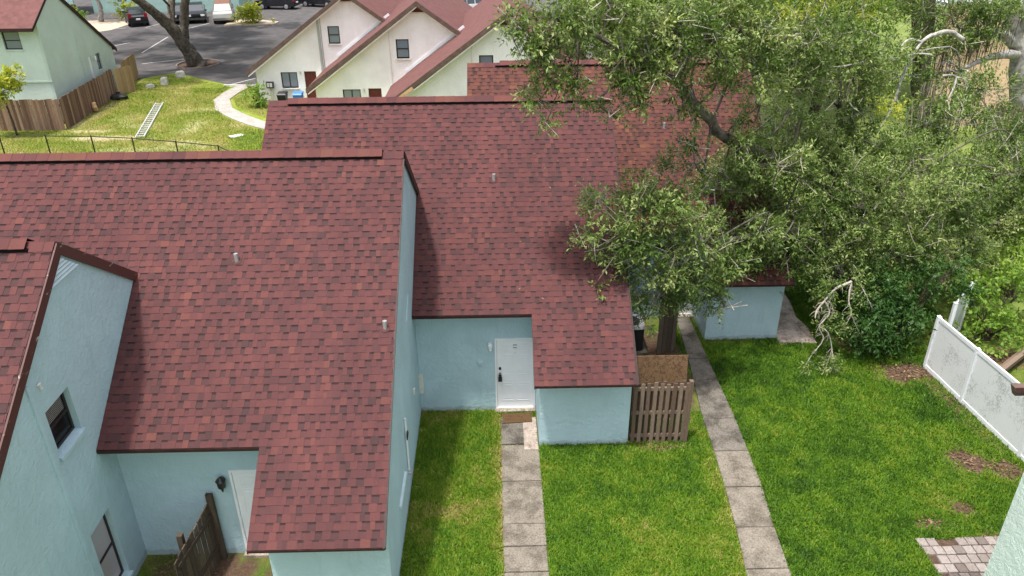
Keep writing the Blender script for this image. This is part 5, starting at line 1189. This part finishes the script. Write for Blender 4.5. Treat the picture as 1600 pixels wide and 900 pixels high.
# second oak with pale trunk and bare limbs
oak2 = thing('pale_oak_tree', 'oak with pale lichen covered trunk and bare curving limbs at the upper right', 'tree', (24.4, 31, 0))
b_ = MB()
b_.tube(OAK2_LIMBS[0], 12, 5, .1, rng=ro); b_.build('trunk', M['bark_grey'], oak2, True)
for L in OAK2_LIMBS[1:]:
    b_ = MB(); b_.tube(L, 10, 5, .1, rng=ro); b_.build('limb', M['bark_grey'], oak2, True)
for L in BARE_LIMBS:
    b_ = MB(); b_.tube(L, 7, 5, .12, rng=ro); b_.build('bare_limb', M['bark_pale'], oak2, True)
for c in OAK2_CLUMPS:
    b_ = MB(); bough_links(b_, [c], OAK2_LIMBS, RNG, .05, 9)
    if b_.v: b_.build('branch', M['bark_grey'], oak2, True)
V, Fq, T, ax = leaf_cloud(OAK2_CLUMPS, 60, .14, .052, RNG, per=10, twig=.42)
np_mesh('crown', V, Fq, T, M['oak_leaf'], oak2)
twig_mesh(ax, RNG, .14, .009, 'twigs', oak2)['kind'] = 'stuff'
# hanging Spanish moss
def moss(anchors, rng, parent):
    Vs, Ts = [], []
    for (x, y, z, ln, wd, n_) in anchors:
        for i in range(n_):
            px, py = x+rng.normal()*wd, y+rng.normal()*wd*.5; l_ = ln*rng.uniform(.5, 1.1); w = rng.uniform(.008, .022); t_ = rng.random(); an = rng.random()*3.14; e = np.array([math.cos(an), math.sin(an), 0])*w
            c = np.array([px, py, z+rng.uniform(-.15, .15)])
            for k in range(4):
                c2 = c+np.array([rng.normal()*.03, rng.normal()*.03, -l_/4]); e2 = e*(.85 if k < 3 else .2)
                Vs.append(np.stack([c-e, c+e, c2+e2, c2-e2])); Ts.append(t_); c, e = c2, e2
    V = np.concatenate(Vs); np_mesh('hanging_moss', V, np.arange(len(V)).reshape(-1, 4), np.array(Ts), M['moss'], parent)
MOSS = [(17.6, 29, 7.2, 1.6, .3, 70), (18.6, 29.5, 7.6, 1.8, .35, 80), (16.7, 29, 6.6, 1.5, .3, 60), (17.0, 27.5, 5.4, 2.0, .3, 80), (18.0, 27, 5.0, 1.9, .3, 80), (19.0, 27, 5.0, 2.2, .35, 90), (19.8, 27.5, 4.6, 2.0, .3, 70), (16.2, 27.5, 5.2, 1.6, .25, 50), (14.0, 24.5, 6.4, 1.1, .2, 30), (12.6, 22.5, 6.3, .9, .2, 24), (9.4, 20.6, 7.6, .8, .15, 20), (21, 28.5, 3.9, 1.3, .3, 60), (20.3, 27, 3.2, 1.2, .3, 60), (8.2, 20.4, 6.4, .8, .12, 20)]
moss(MOSS, RNG, oak2)
# brown trunk between the two oaks
bt = thing('brown_tree', 'dark brown tree trunk standing behind the bare pale limb', 'tree', (19.6, 34.6, 0))
b_ = MB(); b_.tube([(19.8, 34.8, -.1, .6), (19.7, 34.8, 1.5, .45), (19.4, 34.8, 3.6, .4), (19.0, 34.8, 6.2, .34), (18.7, 35, 9, .26)], 10, 5, .12, rng=ro); b_.tube([(19.2, 34.8, 4.6, .22), (18.2, 34, 6.3, .14), (17.4, 33.5, 8, .08)], 8, 4, .1, rng=ro); b_.build('trunk', M['bark'], bt, True)
BTC = [(18.6, 35.5, 9.5, 2.6, 2.2, 1.4, .8), (16, 35.5, 8.4, 2.2, 2.2, 1.6, .7), (15.5, 36, 5.4, 2, 1.6, 1.5, .7), (18, 36.5, 3.6, 2, 1.4, 1.4, .6)]
V, Fq, T, ax = leaf_cloud(BTC, 16, .22, .085, RNG, per=9, twig=.6); np_mesh('crown', V, Fq, T, M['oak_leaf'], bt)
# trees standing farther back
def tree(name, label, x, y, h, r, n_, leaf, rng, dens=11, L=.26, Wd=.1, trunk_r=.22, bark='bark', squash=.75, low=.4):
    root = thing(name, label, 'tree', (x, y, 0), 'trees beyond the houses')
    cl_ = []
    for i in range(n_):
        an = rng.random()*6.28; rr_ = r*math.sqrt(rng.random())*.75; z = h*(low+(1-low)*rng.random())
        s_ = r*rng.uniform(.34, .55); cl_.append((x+rr_*math.cos(an), y+rr_*math.sin(an), z, s_*1.2, s_*1.1, s_*squash, 1))
    b_ = MB(); L0 = [(x, y, -.1, trunk_r*1.3), (x+.1, y, h*.3, trunk_r), (x, y+.1, h*.6, trunk_r*.7), (x, y, h*.85, trunk_r*.3)]
    b_.tube(L0, 8, 4, .1, rng=ro); bough_links(b_, cl_, [L0, L0[1:]], rng, .07, 12); b_.build('trunk', M[bark], root, True)
    V, Fq, T, ax = leaf_cloud(cl_, dens, L, Wd, rng, per=9, twig=.55); np_mesh('crown', V, Fq, T, M[leaf], root)
tree('background_tree', 'broad green tree behind the top of the oak', 7, 44, 8.5, 4.2, 12, 'oak_leaf', RNG, trunk_r=.25)
tree('background_tree', 'dense tree beyond the hidden end of the blue roofs', 12.5, 40, 9, 4.2, 14, 'oak_leaf', RNG, trunk_r=.25)
tree('background_tree', 'tall lighter green tree near the peach building', 19, 45, 10, 4.5, 14, 'lime_leaf', RNG, trunk_r=.25)
# leaning oak in the car park
co = thing('leaning_oak', 'leaning dark oak trunk in a brick ringed bed in the car park', 'tree', (-22.9, 60.8, 0))
b_ = MB()
CO = [[(-22.6, 60.9, -.1, 1.0), (-22.95, 60.8, .25, .72), (-23.2, 60.5, 1.2, .52), (-23.6, 60.1, 2.3, .48), (-24.2, 59.5, 3.6, .38), (-24.9, 58.6, 4.7, .33), (-26.2, 57.8, 6.2, .27), (-28, 57.4, 7.6, .18)],
      [(-23.4, 60.3, 1.9, .38), (-23.1, 60.4, 3.2, .33), (-22.7, 60.5, 5.0, .28), (-22.2, 61, 7.0, .2), (-21, 61.5, 9, .12)],
      [(-23.9, 59.8, 2.9, .28), (-23.9, 60.6, 4.3, .26), (-23.9, 61.6, 6, .22), (-24, 63, 8.5, .14)],
      [(-22.75, 60.5, 4.6, .2), (-21.6, 60, 5.8, .16), (-19.5, 59.4, 7.4, .1)]]
CO[0][0] = (-22.85, 60.85, -.1, .85)
for L in CO: b_.tube([(x, y, z, q*.98) for x, y, z, q in L], 11, 5, .12, rng=ro)
COC = []
for i in range(80):
    an = RNG.random()*6.28; q = math.sqrt(RNG.random())*14.5
    COC.append((-24+q*math.cos(an)*1.1, 64+q*math.sin(an)*1.1, 8.0+RNG.random()*2.5-q*.08, 1.2+RNG.random()*.9, 1.2+RNG.random()*.9, .6, 1.0))
bough_links(b_, COC, CO, RNG, .09, 9); b_.build('trunk', M['bark_oak'], co, True)
V, Fq, T, ax = leaf_cloud(COC, 20, .34, .15, RNG, per=8, twig=.7); np_mesh('crown', V, Fq, T, M['oak_leaf'], co)
ring = thing('tree_bed', None, None, (-22.9, 61, 0)); ring['kind'] = 'structure'
sheet('bed_soil', [(-22.9+1.5*math.cos(i*.349), 61.1+1.65*math.sin(i*.349)) for i in range(18)], .05, M['soil'], .04, ring)
bk = MB(); bk.prism([(-.14, -.06, 0), (.14, -.06, 0), (.14, .06, 0), (-.14, .06, 0)], [(-.13, -.05, .16), (.13, -.05, .16), (.13, .05, .16), (-.13, .05, .16)], .4); bkm = bk.mesh('kerb_brick'); bkm.materials.append(M['paver'])
for i in range(34):
    an = i*2*math.pi/34; put('kerb_brick', bkm, ring, (-22.9+1.55*math.cos(an), 61.1+1.7*math.sin(an), .01), (0, 0, an+math.pi/2))
# shrubs
def shrub(name, label, clumps, leaf, rng, dens=40, L=.12, Wd=.05, per=10, twig=.4, cat='shrub', droop=.25, spread=1.0, up=.2, group=None, stems=None):
    x = sum(c[0] for c in clumps)/len(clumps); y = sum(c[1] for c in clumps)/len(clumps)
    root = thing(name, label, cat, (x, y, 0), group)
    V, Fq, T, ax = leaf_cloud(clumps, dens, L, Wd, rng, per=per, twig=twig, droop=droop, spread=spread, up=up); V[:, 2] = np.maximum(V[:, 2], .03)
    np_mesh('foliage', V, Fq, T, M[leaf], root)
    b_ = MB()
    for c in clumps:
        for k in range(3):
            b_.tube([(x+rng.normal()*.15, y+rng.normal()*.15, 0, .03), ((x+c[0])/2, (y+c[1])/2, c[2]*.6, .02), (c[0]+rng.normal()*.1, c[1]+rng.normal()*.1, c[2]+c[5]*.3, .008)], 5, 3, .1, rng=ro)
    b_.build('stem', M['bark'], root)
    return root
shrub('dark_shrub', 'dense deep green bush between the oak and the white fence end', [(10.55, 18.6, 1.0, .75, .7, .8, 1), (11.3, 18.7, 1.15, .8, .7, .85, 1), (10.9, 18.3, .75, .7, .6, .6, 1), (11.8, 19.1, 1.7, .8, .7, .7, 1), (12.6, 19.3, 2.2, .7, .6, .55, 1), (10.8, 19.3, 1.8, .8, .7, .6, 1), (10.2, 18.9, .9, .5, .5, .6, .8), (13.2, 19.4, 2.5, .5, .5, .35, .8), (11.7, 18.6, .6, .5, .4, .5, .6)], 'dark_leaf', RNG, 40, .14, .052, 12, .5, spread=1.3, droop=.35)
shrub('lime_shrub', 'tall bright green shrub at the right edge behind the white fence', [(17.0, 22, 2.6, 1.0, .9, 1.0, 1), (16.4, 22.0, 1.7, .9, .8, .9, 1), (17.6, 22.5, 1.6, 1, .9, 1, 1), (15.8, 21.5, 1.2, .7, .7, .8, .8)], 'lime_leaf', RNG, 34, .13, .06)
shrub('leafy_shrub', 'mid green broadleaf shrub inside the white fence corner', [(14.2, 19.3, .9, .7, .6, .7, 1), (15.0, 19.6, 1.1, .7, .7, .8, 1), (14.7, 18.8, .6, .6, .5, .5, .9), (15.7, 20, 1.3, .8, .7, .8, 1), (14.0, 19.9, 1.2, .5, .5, .7, .8), (13.5, 18.6, .45, .4, .3, .4, .7)], 'lime_leaf', RNG, 30, .15, .085, 8, .4, droop=.1)
shrub('small_shrub', 'low plants below the timber sleepers near the gutter', [(14.9, 17.1, .35, .6, .4, .35, .8), (15.6, 17.4, .45, .6, .5, .45, .8), (14.4, 16.6, .3, .4, .4, .3, .6)], 'lime_leaf', RNG, 30, .14, .07)
shrub('grassy_clump', 'yellow green undergrowth beside the concrete pad', [(9.9, 20.6, .3, .4, .9, .35, .8), (10.1, 21.7, .35, .5, .8, .4, .8), (9.95, 19.7, .2, .3, .4, .25, .7)], 'lime_leaf', RNG, 34, .16, .02, 9, .25)
shrub('island_shrub', 'bright yellow green shrub on the kerbed island by the silver van', [(-25.0, 81.2, .8, .9, .7, .7, 1), (-24.0, 81.2, .8, .8, .7, .6, 1), (-24.4, 81.4, 1.3, .8, .7, .5, 1), (-23.0, 81.0, .5, .6, .5, .4, .7)], 'yellow_leaf', RNG, 12, .5, .15, 8, .6)
sheet('planting_island', [(-26.8, 80.3), (-24, 80.1), (-22, 80.6), (-21.8, 82), (-25, 84), (-26.8, 83)], .14, M['sand'], .13)
shrub('corner_shrub', 'fresh green shrub at the corner of the white house with the bins', [(-14.75, 47.8, .5, .42, .45, .5, 1), (-14.45, 48, .85, .32, .35, .42, 1), (-15.1, 47.9, .75, .32, .35, .42, 1)], 'lime_leaf', RNG, 26, .28, .09, 8, .4)
shrub('garden_shrub', 'leafy shrub in the bare bed at the far upper left', [(-41.5, 77.5, 1.2, .8, .7, .9, 1), (-40.4, 78, 1.6, .6, .6, .8, 1), (-39.6, 77.5, 1, .6, .6, .8, 1), (-42.2, 78, 1.9, .7, .6, .7, .8)], 'lime_leaf', RNG, 8, .4, .16, 8, .6, group='shrubs by the teal building')
shrub('garden_shrub', 'round bright shrub beside the dark suv', [(-38.2, 85, 1, .8, .7, .8, 1), (-38.6, 85.3, 1.6, .7, .6, .6, 1), (-37.9, 84.7, .5, .6, .5, .5, 1)], 'yellow_leaf', RNG, 8, .4, .16, 8, .6, group='shrubs by the teal building')
shrub('far_shrub', 'dull green bush at the top of the car park beyond the sedan', [(-17.5, 96, 1, 1.6, 1.2, 1, 1), (-15, 97, 1.2, 1.6, 1.2, 1, 1)], 'oak_leaf', RNG, 8, .4, .16, 8, .6)
b_ = MB(); b_.tube([(-40.6, 84, 0, .3), (-40.2, 83.8, 1.5, .2), (-40.5, 83.6, 3, .17), (-40.6, 83.5, 6, .15)], 9, 3, .1)
pt_ = thing('palm_tree', 'pale palm trunk by the path at the far upper left', 'tree', (-40.6, 84, 0)); b_.build('trunk', M['bark_grey'], pt_, True)
b_ = MB()
for i in range(14):
    an = i*.45; L = 2.2; P = [(-40.6+q*L*math.cos(an), 83.5+q*L*math.sin(an), 6+.7*q-1.6*q*q, .02) for q in (0, .35, .7, 1)]
    for k in range(3):
        for s_ in (1, -1):
            p, q = Vector(P[k][:3]), Vector(P[k+1][:3]); sd_ = Vector((-math.sin(an), math.cos(an), 0))*s_*.28*(1-.2*k); b_.quad([p, q, q+sd_*.8-Vector((0, 0, .1)), p+sd_-Vector((0, 0, .1))])
b_.build('frond', M['dark_leaf'], pt_)
# small yellow-green tree by the left fence
st_ = thing('young_tree', 'young yellow green tree in front of the pale green house', 'tree', (-26.6, 42.2, 0))
SC_ = [(-26.2, 42, 3.2, .5, .5, .32, 1), (-26.9, 42, 3.0, .6, .5, .38, 1), (-25.75, 42.1, 3.1, .45, .45, .35, 1), (-26.8, 42, 2.45, .6, .5, .36, 1), (-25.5, 42, 3.5, .35, .3, .25, 1), (-27.4, 42, 3.3, .6, .5, .4, 1), (-27.0, 42, 2.0, .5, .4, .3, .8), (-26.0, 42, 2.65, .5, .4, .3, 1)]
b_ = MB(); L0 = [(-26.5, 42.2, 0, .06), (-26.5, 42.15, 1.2, .05), (-26.6, 42.1, 2.4, .035), (-26.7, 42, 3.2, .02)]; b_.tube(L0, 7, 4, .1, rng=ro); bough_links(b_, SC_, [L0, L0[1:]], RNG, .025); b_.build('trunk', M['bark'], st_, True)
V, Fq, T, ax = leaf_cloud(SC_, 36, .24, .12, RNG, per=8, twig=.3, tone=.08); np_mesh('crown', V, Fq, T, M['yellow_leaf'], st_)

# ------------------------------------------------------------------ grass blades and leaf litter
def blades(name, regions, excl, rng, ln, wd, tonefn, z=.0, label=None, mt='grass'):
    Vs, Ts = [], []
    for poly, dens in regions:
        P = np.array(poly); x0, y0 = P.min(0); x1, y1 = P.max(0); n_ = int((x1-x0)*(y1-y0)*dens)
        x, y = rng.uniform(x0, x1, n_), rng.uniform(y0, y1, n_); k = in_poly(x, y, poly)
        for e in excl: k &= ~in_poly(x, y, e)
        k &= rng.random(n_) > tonefn[1](x, y)
        x, y = x[k], y[k]; n_ = len(x)
        an = rng.random(n_)*6.283; ti = rng.uniform(.25, 1.35, n_); l_ = ln*rng.uniform(.5, 1.3, n_); w = wd*rng.uniform(.7, 1.3, n_)/2
        d = np.stack([np.cos(an)*np.sin(ti), np.sin(an)*np.sin(ti), np.cos(ti)], 1); s_ = np.stack([-np.sin(an), np.cos(an), 0*an], 1)
        b = np.stack([x, y, np.full(n_, z)], 1); m_ = b+d*(l_*.6)[:, None]; tp = b+d*l_[:, None]*.98; tp[:, 2] -= l_*.18*np.sin(ti)
        tp[:, 2] = np.maximum(tp[:, 2], z+.006)
        sw = s_*w[:, None]
        V = np.stack([b-sw*.8, b+sw*.8, m_+sw, tp+sw*.15, tp-sw*.15, m_-sw], 1).reshape(-1, 3)
        Vs.append(V); Ts.append(tonefn[0](x, y)+rng.normal(0, .14, n_))
    V = np.concatenate(Vs); T = np.concatenate(Ts); n_ = len(T); o_ = np.arange(n_)[:, None]*6
    Fq = np.concatenate([o_+np.array([0, 1, 2, 5]), o_+np.array([5, 2, 3, 4])])
    o = np_mesh(name, V, Fq, np.concatenate([T, T]), M[mt], None, 'stuff')
    if label: o['label'] = label
    return o
def tone(x, y):
    big = vnoise(x, y, 1.6, 21)*.5+vnoise(x, y, .6, 22)*.5; fine = vnoise(x, y, .2, 23)
    t_ = .455+(big-.5)*.55+(fine-.5)*.36
    t_ += np.where(x < 0, .15, 0)-np.where(x > 5.7, .07, 0)+np.where((x > .9) & (x < 5), .05, 0)
    t_ += .25*np.exp(-((np.abs(x-.0)+0*y)/.12)**2)+.2*np.exp(-((x-5.0)/.25)**2)
    return t_
PX = [(-2.04, 6.5), (12.6, 6.5), (12.4, 12), (12.1, 17.9), (14, 20), (13.5, 25), (8.35, 25), (8.35, 19.55), (6.05, 19.55), (6.05, 21), (5.3, 21), (5.3, 16), (3.1, 16), (3.1, 14.78), (.93, 14.78), (.93, 16.1), (-.1, 16.24), (-2.04, 16.24)]
EX = [[(0, 6), (.915, 6), (.92, 16), (0, 16)], [(4.6, 8), (5.5, 8), (5.76, 11.95), (5.94, 14.4), (6.0, 18), (6.0, 22), (5.55, 22), (5.4, 18.5), (5.14, 15.7), (5.02, 13.2), (4.8, 10.8)], [(8.3, 19.25), (9.43, 19.2), (9.5, 21.7), (9.5, 22.7), (8.3, 22.7)], [(8.58, 6), (13, 6), (13, 11.52), (8.58, 11.52)]]
blades('grass', [(PX, 3300)], EX, RNG, .105, .0150, (tone, lambda x, y: dirt(x, y)*.93), .004, 'short green and straw coloured lawn grass')
blades('yard_grass', [([(-7.2, 9.4), (-5.95, 9.4), (-5.8, 11.5), (-7.2, 11.5)], 900)], [], RNG, .07, .01, (lambda x, y: .45+0*x, lambda x, y: .3+0*x), .01, 'sparse mossy grass in the nearest yard')
def ftone(x, y): return .69+(vnoise(x, y, 1.5, 31)-.5)*.5+(vnoise(x, y, .5, 32)-.5)*.3
FX = [(-28, 38), (-12, 35.5), (-11.5, 42), (-14, 43.4), (-16.4, 46), (-18.2, 50), (-18.2, 53.5), (-22.2, 56.4), (-24, 57.5), (-25, 54), (-24.7, 48), (-24.3, 43.2), (-28, 43.1)]
blades('back_grass', [(FX, 420)], [], RNG, .14, .022, (ftone, lambda x, y: np.clip(fdirt(x, y)*1.1, 0, .95)), .004, 'patchy yellow green grass on the back lawn', 'grass_dry')
blades('path_grass', [([(-17.1, 53.4), (-17.0, 50), (-16.2, 48.2), (-15, 46.7), (-13, 44.9), (-11, 43.6), (-11, 47), (-15.1, 49.2), (-15.1, 53.4)], 500)], [], RNG, .14, .022, (lambda x, y: ftone(x, y)+.1, lambda x, y: .4+0*x), .004, 'rough grass between the curved path and the white house', 'grass_dry')
# litter
def litter(name, spots, rng, label):
    Vs, Ts = [], []
    for (cx, cy, rx, ry, n_, s) in spots:
        x = cx+rng.normal(size=n_)*rx*.5; y = cy+rng.normal(size=n_)*ry*.5; an = rng.random(n_)*6.283; l_ = s*rng.uniform(.5, 1.3, n_); w = l_*rng.uniform(.2, .45, n_)
        d = np.stack([np.cos(an), np.sin(an), rng.uniform(-.2, .3, n_)], 1)*l_[:, None]/2; e = np.stack([-np.sin(an), np.cos(an), rng.uniform(-.3, .3, n_)], 1)*w[:, None]/2
        c = np.stack([x, y, np.full(n_, .03)], 1)
        Vs.append(np.stack([c-d, c+e, c+d, c-e], 1).reshape(-1, 3)); Ts.append(rng.random(n_))
    V = np.concatenate(Vs); o = np_mesh(name, V, np.arange(len(V)).reshape(-1, 4), np.concatenate(Ts), M['litter'], None, 'stuff'); o['label'] = label
def roof_litter(rng):
    x = rng.uniform(.4, 3.0, 90); y = rng.uniform(15.9, 19.5, 90); z = ZL+SM*(y-YL)+.03; an = rng.random(90)*6.283; l_ = rng.uniform(.03, .08, 90)[:, None]
    d = np.stack([np.cos(an), np.sin(an)*CS, np.sin(an)*SN], 1)*l_/2; e = np.stack([-np.sin(an), np.cos(an)*CS, np.cos(an)*SN], 1)*l_*.2
    c = np.stack([x, y, z], 1); V = np.stack([c-d, c+e, c+d, c-e], 1).reshape(-1, 3)
    o = np_mesh('fallen_leaves', V, np.arange(len(V)).reshape(-1, 4), rng.random(90), M['litter'], None, 'stuff'); o['label'] = 'dry oak leaves scattered on the red shingles below the branch'
roof_litter(RNG)
litter('leaf_litter', [(11.0, 13.9, .9, .6, 260, .1), (11.6, 13.6, .5, .5, 120, .1), (10.0, 12.35, .5, .26, 90, .07), (9.1, 11.95, .4, .24, 80, .1), (11.3, 17.6, 1.3, .8, 420, .12), (11.9, 16.4, .4, 1.6, 200, .1), (9.2, 19.9, .4, 1, 60, .09), (3.9, 14.62, .9, .15, 120, .12), (-6.4, 11.2, .9, .5, 260, .07), (4.0, 17.5, 1, 1.6, 200, .1), (14.3, 18.2, .6, .5, 120, .1), (5.6, 17.5, .3, 2.5, 60, .05), (.5, 14.9, .35, .5, 26, .05), (9, 16, 3, 2.5, 120, .05), (3, 12, 1.6, 2, 60, .05), (10.4, 11.5, .5, .12, 50, .1)], RNG, 'dead brown leaves lying on the bare earth patches')
for o in list(COL.objects):
    pass
